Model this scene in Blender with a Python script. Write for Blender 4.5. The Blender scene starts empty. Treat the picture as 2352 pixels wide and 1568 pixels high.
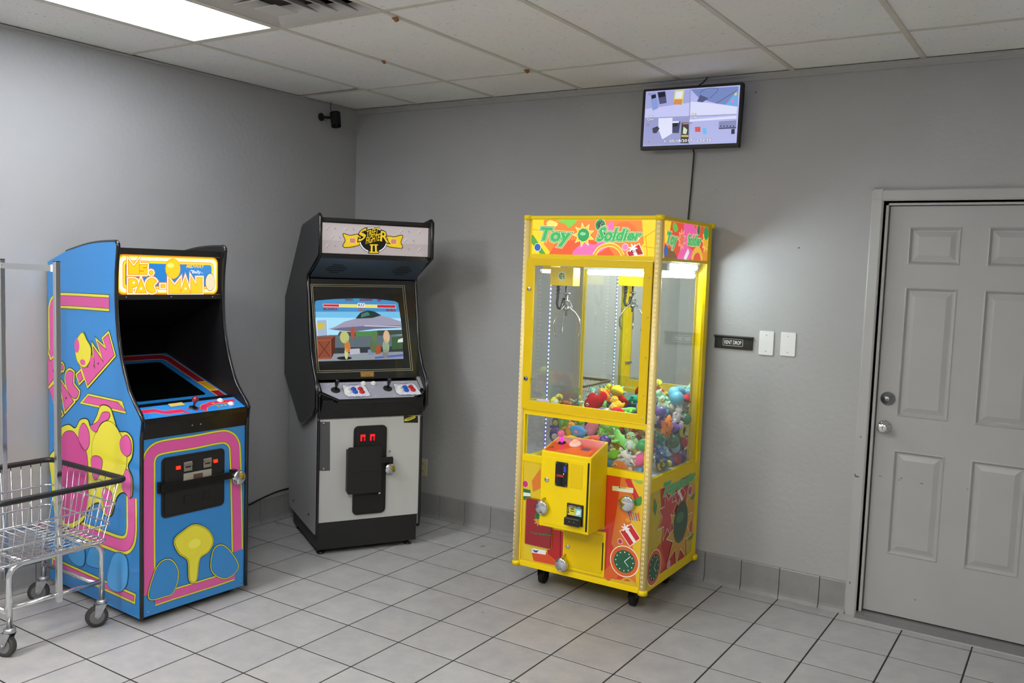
import bpy, bmesh, math, random
from mathutils import Vector, Matrix, geometry
random.seed(7)
SC = bpy.context.scene
COL = SC.collection
# ------------------------------------------------------------------ camera
FPX, YAW, PITCH, ROLL = 2029.65, 0.574783, -0.0826714, 0.0347476
CAM = Vector((4.3195, -4.6016, 1.6798))
FW = Vector((-math.sin(YAW)*math.cos(PITCH), math.cos(YAW)*math.cos(PITCH), math.sin(PITCH)))
_rt = Vector((math.cos(YAW), math.sin(YAW), 0)); _up = _rt.cross(FW)
RT = _rt*math.cos(ROLL)+_up*math.sin(ROLL); UP = _up*math.cos(ROLL)-_rt*math.sin(ROLL)
cd = bpy.data.cameras.new('camera'); cam = bpy.data.objects.new('camera', cd); COL.objects.link(cam)
cd.sensor_width = 36; cd.lens = FPX/2352*36; cd.clip_start = .05
cam.matrix_world = Matrix(((RT.x, UP.x, -FW.x, CAM.x), (RT.y, UP.y, -FW.y, CAM.y), (RT.z, UP.z, -FW.z, CAM.z), (0, 0, 0, 1)))
SC.camera = cam
def ray(u, v): return FW+RT*((u-1176)/FPX)-UP*((v-784)/FPX)
# ------------------------------------------------------------------ world, exposure
W = bpy.data.worlds.new('world'); SC.world = W; W.use_nodes = True
W.node_tree.nodes['Background'].inputs[0].default_value = (.8, .85, .9, 1)
W.node_tree.nodes['Background'].inputs[1].default_value = .05
SC.view_settings.view_transform = 'Standard'; SC.view_settings.look = 'None'
SC.view_settings.exposure = -0.12; SC.view_settings.gamma = 1; SC.view_settings.use_curve_mapping = False
TROFFER = 15.0         # emission of the ceiling diffusers
TROFFER_FAR = 37.0
# ------------------------------------------------------------------ materials
_mc = {}
def lin(h):
    h = h.lstrip('#'); r = []
    for i in (0, 2, 4):
        c = int(h[i:i+2], 16)/255
        r.append(c/12.92 if c <= .04045 else ((c+.055)/1.055)**2.4)
    return (*r, 1)
def mat(h, rough=.5, metal=0, emit=0, noise=0, nscale=40, bump=0, bscale=60, spec=.5, coat=0):
    k = (h, rough, metal, emit, noise, nscale, bump, bscale, spec, coat)
    if k in _mc: return _mc[k]
    m = bpy.data.materials.new('paint_'+h.strip('#')); m.use_nodes = True; nt = m.node_tree
    b = nt.nodes['Principled BSDF']; c = lin(h)
    b.inputs['Base Color'].default_value = c; b.inputs['Roughness'].default_value = rough
    b.inputs['Metallic'].default_value = metal; b.inputs['Specular IOR Level'].default_value = spec
    if coat: b.inputs['Coat Weight'].default_value = coat; b.inputs['Coat Roughness'].default_value = .06
    if emit:
        b.inputs['Emission Color'].default_value = c; b.inputs['Emission Strength'].default_value = emit
        b.inputs['Base Color'].default_value = (c[0]*.3, c[1]*.3, c[2]*.3, 1)
    if noise or bump:
        tc = nt.nodes.new('ShaderNodeTexCoord')
    if noise:
        n = nt.nodes.new('ShaderNodeTexNoise'); n.inputs['Scale'].default_value = nscale; n.inputs['Detail'].default_value = 6
        nt.links.new(tc.outputs['Object'], n.inputs['Vector'])
        r = nt.nodes.new('ShaderNodeMapRange'); r.inputs[1].default_value = .3; r.inputs[2].default_value = .7
        r.inputs[3].default_value = 1-noise; r.inputs[4].default_value = 1+noise
        nt.links.new(n.outputs['Fac'], r.inputs[0])
        x = nt.nodes.new('ShaderNodeMix'); x.data_type = 'RGBA'; x.blend_type = 'MULTIPLY'; x.inputs[0].default_value = 1
        x.inputs[6].default_value = c; nt.links.new(r.outputs[0], x.inputs[7]); nt.links.new(x.outputs[2], b.inputs['Base Color'])
    if bump:
        n2 = nt.nodes.new('ShaderNodeTexNoise'); n2.inputs['Scale'].default_value = bscale; n2.inputs['Detail'].default_value = 4
        nt.links.new(tc.outputs['Object'], n2.inputs['Vector'])
        bp = nt.nodes.new('ShaderNodeBump'); bp.inputs['Strength'].default_value = bump; bp.inputs['Distance'].default_value = .004
        nt.links.new(n2.outputs['Fac'], bp.inputs['Height']); nt.links.new(bp.outputs[0], b.inputs['Normal'])
    _mc[k] = m; return m
def glass_mat(name, tint, gloss_rough=.0, base=.0, ior=1.45):
    m = bpy.data.materials.new(name); m.use_nodes = True; nt = m.node_tree; nt.nodes.clear()
    o = nt.nodes.new('ShaderNodeOutputMaterial'); t = nt.nodes.new('ShaderNodeBsdfTransparent'); g = nt.nodes.new('ShaderNodeBsdfGlossy')
    t.inputs[0].default_value = (*tint, 1); g.inputs['Roughness'].default_value = gloss_rough; g.inputs[0].default_value = (1, 1, 1, 1)
    lw = nt.nodes.new('ShaderNodeLayerWeight'); lw.inputs[0].default_value = .5
    pw = nt.nodes.new('ShaderNodeMath'); pw.operation = 'POWER'; pw.inputs[1].default_value = 5; nt.links.new(lw.outputs['Facing'], pw.inputs[0])
    f = nt.nodes.new('ShaderNodeMath'); f.operation = 'MULTIPLY_ADD'; r0 = ((ior-1)/(ior+1))**2; f.inputs[1].default_value = 1-r0; f.inputs[2].default_value = r0; nt.links.new(pw.outputs[0], f.inputs[0])
    x = nt.nodes.new('ShaderNodeMixShader'); nt.links.new(f.outputs[0], x.inputs[0]); nt.links.new(t.outputs[0], x.inputs[1]); nt.links.new(g.outputs[0], x.inputs[2])
    nt.links.new(x.outputs[0], o.inputs[0]); return m
GLASS = glass_mat('clear_glass', (.95, .97, .96))
SCREEN_GLASS = glass_mat('screen_glass', (.93, .93, .93), 0, 0, 1.3)
CHROME = mat('#d8dadc', .13, 1); STEEL = mat('#a9abad', .3, 1); ZINC = mat('#b9bcbf', .32, 1, noise=.1)
BLACK = mat('#0d0d0e', .45); BLACKM = mat('#060606', .7); BLACKG = mat('#0a0a0b', .25, coat=.3); RUBBER = mat('#2d2d2e', .75)
MIRROR = mat('#e8eeea', .01, 1)
def wall_material():
    m = mat('#a3a4a5', .62, 0, 0, .03, 2.2, .55, 34).copy(); m.name = 'grey_plaster'; return m
WALL = wall_material()
TRIMP = mat('#a6a6a5', .4, noise=.02, nscale=8)
DOORP = mat('#a4a4a4', .38, noise=.025, nscale=5)
def tile_material(name, h, h2):
    m = bpy.data.materials.new(name); m.use_nodes = True; nt = m.node_tree; b = nt.nodes['Principled BSDF']
    tc = nt.nodes.new('ShaderNodeTexCoord'); oi = nt.nodes.new('ShaderNodeObjectInfo'); va = nt.nodes.new('ShaderNodeVectorMath'); va.operation = 'ADD'
    ml = nt.nodes.new('ShaderNodeVectorMath'); ml.operation = 'SCALE'; nt.links.new(oi.outputs['Location'], ml.inputs[0]); ml.inputs['Scale'].default_value = 1.0
    nt.links.new(tc.outputs['Object'], va.inputs[0]); nt.links.new(ml.outputs[0], va.inputs[1])
    a = nt.nodes.new('ShaderNodeTexNoise'); a.inputs['Scale'].default_value = 9; a.inputs['Detail'].default_value = 8; a.inputs['Roughness'].default_value = .7
    nt.links.new(va.outputs[0], a.inputs['Vector'])
    f = nt.nodes.new('ShaderNodeTexNoise'); f.inputs['Scale'].default_value = 260; f.inputs['Detail'].default_value = 2; nt.links.new(va.outputs[0], f.inputs['Vector'])
    r = nt.nodes.new('ShaderNodeValToRGB'); r.color_ramp.elements[0].position = .33; r.color_ramp.elements[1].position = .68
    r.color_ramp.elements[0].color = lin(h2); r.color_ramp.elements[1].color = lin(h)
    ad = nt.nodes.new('ShaderNodeMath'); ad.operation = 'MULTIPLY_ADD'; ad.inputs[1].default_value = .35; nt.links.new(f.outputs['Fac'], ad.inputs[0]); nt.links.new(a.outputs['Fac'], ad.inputs[2])
    sb = nt.nodes.new('ShaderNodeMath'); sb.operation = 'SUBTRACT'; sb.inputs[1].default_value = .17; nt.links.new(ad.outputs[0], sb.inputs[0]); nt.links.new(sb.outputs[0], r.inputs[0])
    hs = nt.nodes.new('ShaderNodeHueSaturation'); rr = nt.nodes.new('ShaderNodeMapRange'); rr.inputs[3].default_value = .95; rr.inputs[4].default_value = 1.04
    nt.links.new(oi.outputs['Random'], rr.inputs[0]); nt.links.new(rr.outputs[0], hs.inputs['Value']); nt.links.new(r.outputs[0], hs.inputs['Color'])
    nt.links.new(hs.outputs[0], b.inputs['Base Color']); b.inputs['Roughness'].default_value = .42
    bp = nt.nodes.new('ShaderNodeBump'); bp.inputs['Strength'].default_value = .12; bp.inputs['Distance'].default_value = .002
    nt.links.new(f.outputs['Fac'], bp.inputs['Height']); nt.links.new(bp.outputs[0], b.inputs['Normal'])
    return m
TILE = tile_material('grey_ceramic_tile', '#a9a8a7', '#97979a')
BTILE = tile_material('grey_base_tile', '#8e8e8e', '#828284')
GROUT = mat('#241f1f', .9, noise=.2, nscale=90)
def panel_material():
    m = bpy.data.materials.new('acoustic_panel'); m.use_nodes = True; nt = m.node_tree; b = nt.nodes['Principled BSDF']
    tc = nt.nodes.new('ShaderNodeTexCoord'); mp = nt.nodes.new('ShaderNodeMapping'); mp.inputs['Scale'].default_value = (1.0, 3.0, 1)
    nt.links.new(tc.outputs['Object'], mp.inputs[0])
    v = nt.nodes.new('ShaderNodeTexNoise'); v.inputs['Scale'].default_value = 34; v.inputs['Detail'].default_value = 3; v.inputs['Roughness'].default_value = .75; nt.links.new(mp.outputs[0], v.inputs['Vector'])
    r = nt.nodes.new('ShaderNodeValToRGB'); r.color_ramp.elements[0].position = .31; r.color_ramp.elements[1].position = .36
    r.color_ramp.elements[0].color = lin('#93918b'); r.color_ramp.elements[1].color = lin('#f3f3f0')
    nt.links.new(v.outputs['Fac'], r.inputs[0])
    n = nt.nodes.new('ShaderNodeTexNoise'); n.inputs['Scale'].default_value = 3; nt.links.new(tc.outputs['Object'], n.inputs['Vector'])
    x = nt.nodes.new('ShaderNodeMix'); x.data_type = 'RGBA'; x.blend_type = 'MULTIPLY'; x.inputs[0].default_value = .12
    nt.links.new(r.outputs[0], x.inputs[6]); nt.links.new(n.outputs['Color'], x.inputs[7]); nt.links.new(x.outputs[2], b.inputs['Base Color'])
    b.inputs['Roughness'].default_value = .9
    bp = nt.nodes.new('ShaderNodeBump'); bp.inputs['Strength'].default_value = .3; bp.inputs['Distance'].default_value = .003
    nt.links.new(v.outputs['Fac'], bp.inputs['Height']); nt.links.new(bp.outputs[0], b.inputs['Normal'])
    return m
PANEL = panel_material(); TBAR = mat('#cfccc0', .5, noise=.04, nscale=10)
# ------------------------------------------------------------------ mesh helpers
def V3(*a): return Vector(a)
class MB:
    def __init__(s): s.v = []; s.f = []; s.m = []; s.s = []
    def add(s, vs, fs, mi=0, sm=False):
        o = len(s.v); s.v += [tuple(v) for v in vs]
        for f in fs: s.f.append([i+o for i in f]); s.m.append(mi); s.s.append(sm)
        return s
    def box(s, x0, x1, y0, y1, z0, z1, mi=0):
        return s.add([(x, y, z) for z in (z0, z1) for y in (y0, y1) for x in (x0, x1)],
                     [(0, 2, 3, 1), (4, 5, 7, 6), (0, 1, 5, 4), (2, 6, 7, 3), (0, 4, 6, 2), (1, 3, 7, 5)], mi)
    def prism(s, poly, ax, lo, hi, mi=0, sm=False):
        n = len(poly); P = []
        for h in (lo, hi):
            for a, b in poly: P.append({'x': (h, a, b), 'y': (a, h, b), 'z': (a, b, h)}[ax])
        s.add(P, [list(range(n)), list(range(n, 2*n))], mi)
        return s.add(P, [(i, (i+1) % n, n+(i+1) % n, n+i) for i in range(n)], mi, sm)
    def tube(s, pts, r, n=8, closed=False, mi=0, cap=True):
        pts = [Vector(p) for p in pts]; N = len(pts); rr = r if isinstance(r, (list, tuple)) else [r]*N
        ts = []
        for i in range(N):
            a = pts[i-1] if (i or closed) else pts[i]; b = pts[(i+1) % N] if (i < N-1 or closed) else pts[i]
            ts.append((b-a).normalized())
        ref = ts[0].orthogonal().normalized(); vs = []
        for i in range(N):
            ref = (ref-ts[i]*ref.dot(ts[i])); ref = ref.normalized() if ref.length > 1e-6 else ts[i].orthogonal().normalized()
            bi = ts[i].cross(ref)
            vs += [pts[i]+(ref*math.cos(2*math.pi*k/n)+bi*math.sin(2*math.pi*k/n))*rr[i] for k in range(n)]
        fs = []
        for i in range(N if closed else N-1):
            j = (i+1) % N
            fs += [(i*n+k, i*n+(k+1) % n, j*n+(k+1) % n, j*n+k) for k in range(n)]
        s.add(vs, fs, mi, True)
        if cap and not closed: s.add(vs[:n], [list(range(n))], mi); s.add(vs[-n:], [list(range(n))], mi)
        return s
    def lathe(s, prof, c=(0, 0, 0), d=(0, 0, 1), n=18, mi=0):
        d = Vector(d).normalized(); u = d.orthogonal().normalized(); w = d.cross(u); c = Vector(c); vs = []
        for r, h in prof: vs += [c+d*h+(u*math.cos(2*math.pi*k/n)+w*math.sin(2*math.pi*k/n))*r for k in range(n)]
        fs = [(i*n+k, i*n+(k+1) % n, (i+1)*n+(k+1) % n, (i+1)*n+k) for i in range(len(prof)-1) for k in range(n)]
        s.add(vs, fs, mi, True); m = len(prof)-1
        s.add(vs[:n], [list(range(n))], mi); return s.add(vs[m*n:], [list(range(n))], mi)
    def ell(s, c, r, n=14, m=9, rot=None, mi=0, knob=0):
        c = Vector(c); r = (r, r, r) if not isinstance(r, (tuple, list)) else r; vs = []
        for i in range(m+1):
            t = math.pi*i/m
            for k in range(n):
                q = 1+(knob if (i+k) % 2 else -knob)
                p = Vector((r[0]*math.sin(t)*math.cos(2*math.pi*k/n), r[1]*math.sin(t)*math.sin(2*math.pi*k/n), r[2]*math.cos(t)))*q
                vs.append(c+(rot @ p if rot else p))
        return s.add(vs, [(i*n+k, i*n+(k+1) % n, (i+1)*n+(k+1) % n, (i+1)*n+k) for i in range(m) for k in range(n)], mi, True)
    def build(s, name, mats, parent=None, bevel=0, kind=None, loc=None, rz=0):
        me = bpy.data.meshes.new(name); me.from_pydata(s.v, [], s.f)
        mats = mats if isinstance(mats, (list, tuple)) else [mats]
        for m in mats: me.materials.append(m)
        me.polygons.foreach_set('material_index', s.m); me.polygons.foreach_set('use_smooth', s.s)
        bm = bmesh.new(); bm.from_mesh(me); bmesh.ops.remove_doubles(bm, verts=bm.verts, dist=1e-5)
        bmesh.ops.recalc_face_normals(bm, faces=bm.faces); bm.to_mesh(me); bm.free()
        o = bpy.data.objects.new(name, me); COL.objects.link(o)
        if parent: o.parent = parent
        if kind: o['kind'] = kind
        if loc: o.location = loc
        if rz: o.rotation_euler.z = rz
        if bevel:
            b = o.modifiers.new('bevel', 'BEVEL'); b.width = bevel; b.segments = 2; b.limit_method = 'ANGLE'; b.angle_limit = .7
        return o
def bx(name, m, parent, *d, bevel=0, kind=None): return MB().box(*d).build(name, m, parent, bevel, kind)
def tag(o, label, cat, group=None):
    o['label'] = label; o['category'] = cat
    if group: o['group'] = group
    return o
def struct(o): o['kind'] = 'structure'; return o
def thing(name, label, cat, loc, rz=0, group=None):
    o = bpy.data.objects.new(name, None); COL.objects.link(o); o.location = loc; o.rotation_euler.z = rz; o.empty_display_size = .1
    return tag(o, label, cat, group)
def rrect(x0, x1, y0, y1, r, n=4):
    p = []
    for cx, cy, a in ((x1-r, y1-r, 0), (x0+r, y1-r, 90), (x0+r, y0+r, 180), (x1-r, y0+r, 270)):
        for k in range(n+1):
            t = math.radians(a+90*k/n); p.append((cx+r*math.cos(t), cy+r*math.sin(t)))
    return p
def smooth(pts, closed=True, n=5):
    N = len(pts); out = []
    for i in range(N if closed else N-1):
        p = [Vector(pts[(i+k) % N] if closed else pts[min(max(i+k, 0), N-1)]) for k in (-1, 0, 1, 2)]
        for j in range(n):
            t = j/n
            out.append(tuple(.5*((2*p[1])+(p[2]-p[0])*t+(2*p[0]-5*p[1]+4*p[2]-p[3])*t*t+(3*p[1]-p[0]-3*p[2]+p[3])*t**3)))
    if not closed: out.append(tuple(pts[-1]))
    return out
# ------------------------------------------------------------------ flat print
_tg = {}
def textgeo(body, off):
    k = (body, off)
    if k in _tg: return _tg[k]
    cu = bpy.data.curves.new('t', 'FONT'); cu.body = body; cu.fill_mode = 'FRONT'; cu.resolution_u = 2; cu.offset = off
    ob = bpy.data.objects.new('t', cu); COL.objects.link(ob)
    dg = bpy.context.evaluated_depsgraph_get(); me = bpy.data.meshes.new_from_object(ob.evaluated_get(dg))
    vs = [tuple(v.co[:2]) for v in me.vertices]; fs = [tuple(p.vertices) for p in me.polygons]
    bpy.data.objects.remove(ob); bpy.data.curves.remove(cu); bpy.data.meshes.remove(me)
    _tg[k] = (vs, fs); return _tg[k]
class Frame:
    def __init__(s, x, y, t): s.o = Vector((x, y, 0)); s.t = t; s.X = Vector((math.cos(t), math.sin(t), 0)); s.Y = Vector((-math.sin(t), math.cos(t), 0)); s.Z = Vector((0, 0, 1))
    def loc(s, p): d = p-s.o; return Vector((d.dot(s.X), d.dot(s.Y), d.z))
    def wor(s, p): return s.o+s.X*p[0]+s.Y*p[1]+s.Z*p[2]
    def dirw(s, p): return s.X*p[0]+s.Y*p[1]+s.Z*p[2]
class Decal:
    """flat print lying on one plane of a thing; points are read off the photograph and carried onto that plane"""
    def __init__(s, fr, O, U, Vv, zoom=None):
        s.fr = fr; s.O = Vector(O); s.U = Vector(U).normalized(); s.V = Vector(Vv).normalized(); s.N = s.U.cross(s.V)
        s.zoom = zoom; s.mb = MB(); s.mats = []
    def q(s, p):
        if s.zoom: p = (s.zoom[0]+p[0]/s.zoom[2], s.zoom[1]+p[1]/s.zoom[2])
        d = ray(*p); n = s.fr.dirw(s.N); o = s.fr.wor(s.O)
        w = s.fr.loc(CAM+d*((o-CAM).dot(n)/d.dot(n)))-s.O
        return (w.dot(s.U), w.dot(s.V))
    def mi(s, m):
        if m not in s.mats: s.mats.append(m)
        return s.mats.index(m)
    def put(s, pts2, fs, m, lv):
        off = s.N*(.0005+lv*.0004)
        s.mb.add([s.O+s.U*a+s.V*b+off for a, b in pts2], fs, s.mi(m))
    def poly(s, pts, m, lv=0, sm=False, raw=False):
        p = [tuple(x) for x in pts] if raw else [s.q(x) for x in pts]
        if sm: p = smooth(p)
        tr = geometry.tessellate_polygon([[Vector((a, b, 0)) for a, b in p]])
        s.put(p, tr, m, lv); return s
    def stroke(s, pts, w, m, lv=0, closed=False, raw=False, sm=False):
        p = [tuple(x) for x in pts] if raw else [s.q(x) for x in pts]
        if sm: p = smooth(p, closed)
        pp = [Vector(x) for x in p]; c = [pp[0]]
        for x in pp[1:]:
            if (x-c[-1]).length > 1e-5: c.append(x)
        if closed and (c[0]-c[-1]).length < 1e-5: c.pop()
        N = len(c); L = []; R_ = []
        if N < 2: return s
        for i in range(N):
            a = c[i-1] if (closed or i) else None; b = c[(i+1) % N] if (closed or i < N-1) else None
            d0 = (c[i]-a).normalized() if a is not None else None; d1 = (b-c[i]).normalized() if b is not None else None
            d0 = d0 or d1; d1 = d1 or d0
            n0 = Vector((-d0.y, d0.x)); n1 = Vector((-d1.y, d1.x)); h = n0+n1
            h = n0 if h.length < 1e-4 else h.normalized()
            k = w/2/max(h.dot(n0), .38)
            L.append(c[i]+h*k); R_.append(c[i]-h*k)
        s.put(L+R_, [(i, (i+1) % N, N+(i+1) % N, N+i) for i in range(N if closed else N-1)], m, lv)
        return s
    def outl(s, pts, m, mo, w, lv=0, sm=False, raw=False):
        s.stroke(pts, w*2, mo, lv, True, raw, sm); return s.poly(pts, m, lv+1, sm, raw)
    def circ(s, c, r, m, lv=0, sx=1, sy=1, raw=False, n=20, rot=0):
        c = c if raw else s.q(c); p = []
        for k in range(n):
            x = r*sx*math.cos(2*math.pi*k/n); y = r*sy*math.sin(2*math.pi*k/n)
            p.append((c[0]+x*math.cos(rot)-y*math.sin(rot), c[1]+x*math.sin(rot)+y*math.cos(rot)))
        s.put(p, [list(range(n))], m, lv); return s
    def quad(s, Q, raw): return [Vector(x if raw else s.q(x)) for x in Q]
    def bil(s, Q, x, y): return (Q[3]*(1-x)+Q[2]*x)*(1-y)+(Q[0]*(1-x)+Q[1]*x)*y
    def text(s, body, Q, m, lv=0, off=0, raw=False):
        Q = s.quad(Q, raw); v0, _ = textgeo(body, 0); vs, fs = textgeo(body, off)
        x0 = min(v[0] for v in v0); x1 = max(v[0] for v in v0); y0 = min(v[1] for v in v0); y1 = max(v[1] for v in v0)
        s.put([s.bil(Q, (x-x0)/(x1-x0), (y-y0)/(y1-y0)) for x, y in vs], fs, m, lv); return s
    def glyph(s, pts, Q, m, lv, w=0, raw=False):
        Q = s.quad(Q, raw); p = [tuple(s.bil(Q, x, y)) for x, y in pts]
        return s.stroke(p, w, m, lv, True, True) if w else s.poly(p, m, lv, raw=True)
    def build(s, name, parent): return s.mb.build(name, s.mats, parent)
_arc = [(.5+.5*math.cos(math.radians(a)), .5+.5*math.sin(math.radians(a))) for a in range(38, 323, 15)]
GL = {'M': [(0, 0), (0, 1), (.5, .5), (1, 1), (1, 0)], 'A': [(0, 0), (.5, 1), (1, 0)], 'N': [(0, 0), (0, 1), (.52, .42), (.52, .92), (1, .92), (1, 0)],
      'C': _arc+[(.55, .5)], 'P': [(0, 0), (0, 1), (.6, 1), (.92, .9), (1, .7), (.92, .5), (.62, .4), (.38, .4), (.38, 0)],
      'S': [(0, 0), (0, .27), (.55, .27), (.55, .38), (.1, .38), (0, .5), (0, .9), (.1, 1), (1, 1), (1, .73), (.45, .73), (.45, .62), (.9, .62), (1, .5), (1, .1), (.9, 0)],
      '.': [(.5+.5*math.cos(a*.785), .5+.5*math.sin(a*.785)) for a in range(8)], '-': [(0, 0), (0, 1), (1, 1), (1, 0)]}
def blockword(d, items, fill, edge, line, we, wl, lv, dot=None):
    for k, (ch, Q) in enumerate(items):
        d.glyph(GL[ch], Q, line, lv+.06*k, we+wl)
    for k, (ch, Q) in enumerate(items):
        d.glyph(GL[ch], Q, edge, lv+1+.06*k, we); d.glyph(GL[ch], Q, edge, lv+1.03+.06*k)
    for ch, Q in items:
        d.glyph(GL[ch], Q, line, lv+2, wl)
        d.glyph(GL[ch], Q, fill, lv+3)
        if dot and ch in 'AP':
            q = d.quad(Q, False); c = d.bil(q, *((.5, .3) if ch == 'A' else (.55, .72))); d.circ(tuple(c), .006, dot, lv+4, raw=True, n=8)
# ------------------------------------------------------------------ room shell
RX, RY, H = 5.5, -6.7, 2.728
CX0, CP, CY0, CL_ = .5493, .6086, -.524, 1.217
TX0, TY0, T = .6374, -1.0350, .3048
fl = struct(bx('floor', GROUT, None, -.1, RX+.1, RY-.1, .1, -.1, -.0012))
g = .0032
def tile_mesh():
    m = MB(); h = T/2-g
    m.add([(-h, -h, -.012), (h, -h, -.012), (h, h, -.012), (-h, h, -.012), (-h, -h, -.0015), (h, -h, -.0015), (h, h, -.0015), (-h, h, -.0015),
           (-h+.0015, -h+.0015, 0), (h-.0015, -h+.0015, 0), (h-.0015, h-.0015, 0), (-h+.0015, h-.0015, 0)],
          [(8, 9, 10, 11)]+[(i, (i+1) % 4, 4+(i+1) % 4, 4+i) for i in range(4)]+[(4+i, 4+(i+1) % 4, 8+(i+1) % 4, 8+i) for i in range(4)])
    return m
first = None; restm = MB()
for i in range(-3, 17):
    for j in range(-19, 6):
        x0, x1 = TX0+i*T, TX0+(i+1)*T; y0, y1 = TY0+(j-1)*T, TY0+j*T
        X0, X1, Y0, Y1 = max(x0, 0), min(x1, RX), max(y0, RY), min(y1, 0)
        if X1-X0 < .01 or Y1-Y0 < .01: continue
        near = X0 < 4.6 and Y1 > -3.75
        if near and (X0, X1, Y0, Y1) == (x0, x1, y0, y1):
            if first is None: o = first = tile_mesh().build('floor_tile', TILE, fl)
            else: o = first.copy(); COL.objects.link(o); o.parent = fl
            o.location = ((x0+x1)/2, (y0+y1)/2, 0)
        elif near: bx('floor_tile', TILE, fl, X0+g, X1-g, Y0+g, Y1-g, -.012, 0)
        else: restm.box(X0+g, X1-g, Y0+g, Y1-g, -.012, 0)
restm.build('floor_tiles_beyond', TILE, fl, kind='stuff')
struct(bx('wall_left', WALL, None, -.12, 0, RY, .12, 0, H+.15))
DX0, DX1, DZ = 3.470, 4.258, 2.056
wb = MB(); wb.box(0, DX0, 0, .12, 0, H+.15); wb.box(DX1, RX, 0, .12, 0, H+.15); wb.box(DX0, DX1, 0, .12, DZ, H+.15)
struct(wb.build('wall_back', WALL))
struct(bx('wall_right', WALL, None, RX, RX+.12, RY, .12, 0, H+.15))
struct(bx('wall_front', WALL, None, -.12, RX+.12, RY-.12, RY, 0, H+.15))
# ceiling: plenum lid, panels and bars
ce = struct(bx('ceiling', mat('#1c1a18', .9), None, -.12, RX+.12, RY-.12, .12, H+.12, H+.16))
xs = [0]+[CX0+CP*i for i in range(9) if CX0+CP*i < RX]+[RX]
ys = [0]+[CY0-CL_*j for j in range(6) if CY0-CL_*j > RY]+[RY]
bw = .012
TROF = {(1, 2): TROFFER, (4, 3): TROFFER_FAR*.72, (1, 4): TROFFER_FAR*1.5, (7, 4): TROFFER_FAR*1.15}
panel_gap = {(0, 1): (.012, .0), (1, 0): (0, .012)}
for i in range(len(xs)-1):
    for j in range(len(ys)-1):
        if (i, j) in TROF: continue
        x0, x1, y1, y0 = xs[i]+.004, xs[i+1]-.004, ys[j]-.004, ys[j+1]+.004
        if (i, j) == (2, 2): y1 = ys[j]-CP-.004
        if (i, j) == (0, 1):       # this panel has slipped: a dark gap along two edges
            MB().prism([(.020, y0), (x1, y0), (x1, y1-.045), (.006, y1-.020), (.006, y0+.25), (.012, y0+.10)], 'z', H+.003, H+.018).build('ceiling_panel', PANEL, ce)
        else: bx('ceiling_panel', PANEL, ce, x0, x1, y0, y1, H+.003, H+.018)
for x in xs[1:-1]: bx('ceiling_bar', TBAR, ce, x-bw, x+bw, RY, 0, H-.002, H+.003)
for k, y in enumerate(ys[1:-1]):
    for i in range(len(xs)-1): bx('ceiling_bar', TBAR, ce, xs[i]+bw, xs[i+1]-bw, y-bw, y+bw, H-.001, H+.003)
bx('ceiling_bar', TBAR, ce, xs[2]+bw, xs[3]-bw, ys[2]-CP-bw, ys[2]-CP+bw, H-.001, H+.003)
# cornice strip of the back wall, in two steps
cr = MB(); cr.prism([(0, H-.002), (-.022, H-.002), (-.022, H-.012), (-.012, H-.02), (-.012, H-.034), (0, H-.036)], 'x', 0, RX)
struct(cr.build('trim_1', TRIMP))
cr = MB(); cr.prism([(.0, H-.002), (.010, H-.002), (.010, H-.012), (0, H-.014)], 'y', RY, 0)
struct(cr.build('trim_2', TRIMP))
# base tiles
def base(name, along, lo, hi, first_joint):
    b = MB()
    if along == 'x': b.prism([(0, 0), (-.006, 0), (-.006, .158), (0, .158)], 'x', lo, hi)
    else: b.prism([(0, 0), (.006, 0), (.006, .158), (0, .158)], 'y', lo, hi)
    root = struct(b.build(name, GROUT)); js = []
    x = first_joint
    while x > lo: x -= .2046
    while x < hi: js.append(x); x += .2046
    for a in js:
        p, q = max(a+.0018, lo), min(a+.2046-.0018, hi)
        if q-p < .008: continue
        prof = [(0, 0), (.026, 0), (.022, .006), (.014, .016), (.0115, .03), (.011, .155), (.008, .160), (0, .162)]
        m = MB().prism([((-u if along == 'x' else u), z) for u, z in prof], along, p, q); m.build('base_tile', BTILE, root)
base('baseboard_back', 'x', .03, 3.404, 1.229)
base('baseboard_left', 'y', -4.6, -.03, -.622)
# ------------------------------------------------------------------ door
d1 = struct(thing('door_1', 'x', 'x', (0, 0, 0))); del d1['label']; del d1['category']
cas = MB()
prof = [(3.404, 0), (3.404, -.012), (3.412, -.016), (3.450, -.018), (3.460, -.014), (3.462, .0), (3.470, .0), (3.470, .05), (3.404, .05)]
cas.prism([(3.404, .001), (3.404, -.012), (3.411, -.017), (3.452, -.019), (3.460, -.015), (3.460, .001)], 'z', 0, 2.122)
cas.prism([(4.268, .001), (4.268, -.015), (4.276, -.019), (4.317, -.017), (4.324, -.012), (4.324, .001)], 'z', 0, 2.122)
cas.prism([(.001, 2.122), (-.012, 2.122), (-.017, 2.115), (-.019, 2.074), (-.015, 2.066), (.001, 2.066)], 'x', 3.404, 4.324)
cas.box(3.460, 3.482, .0, .1, 0, 2.066); cas.box(4.246, 4.268, .0, .1, 0, 2.066); cas.box(3.460, 4.268, .0, .1, 2.046, 2.066)
struct(cas.build('trim_3', TRIMP))
dy = .026
bx('door_slab', DOORP, d1, 3.486, 4.243, dy+.012, dy+.045, .032, 2.043)
PC = [(3.577, 3.806), (3.917, 4.146)]; PR = [(.335, .857), (1.024, 1.655), (1.763, 1.944)]
fx = [3.486, 3.577, 3.806, 3.917, 4.146, 4.243]; fz = [.032, .335, .857, 1.024, 1.655, 1.763, 1.944, 2.043]
fm = MB()
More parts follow.
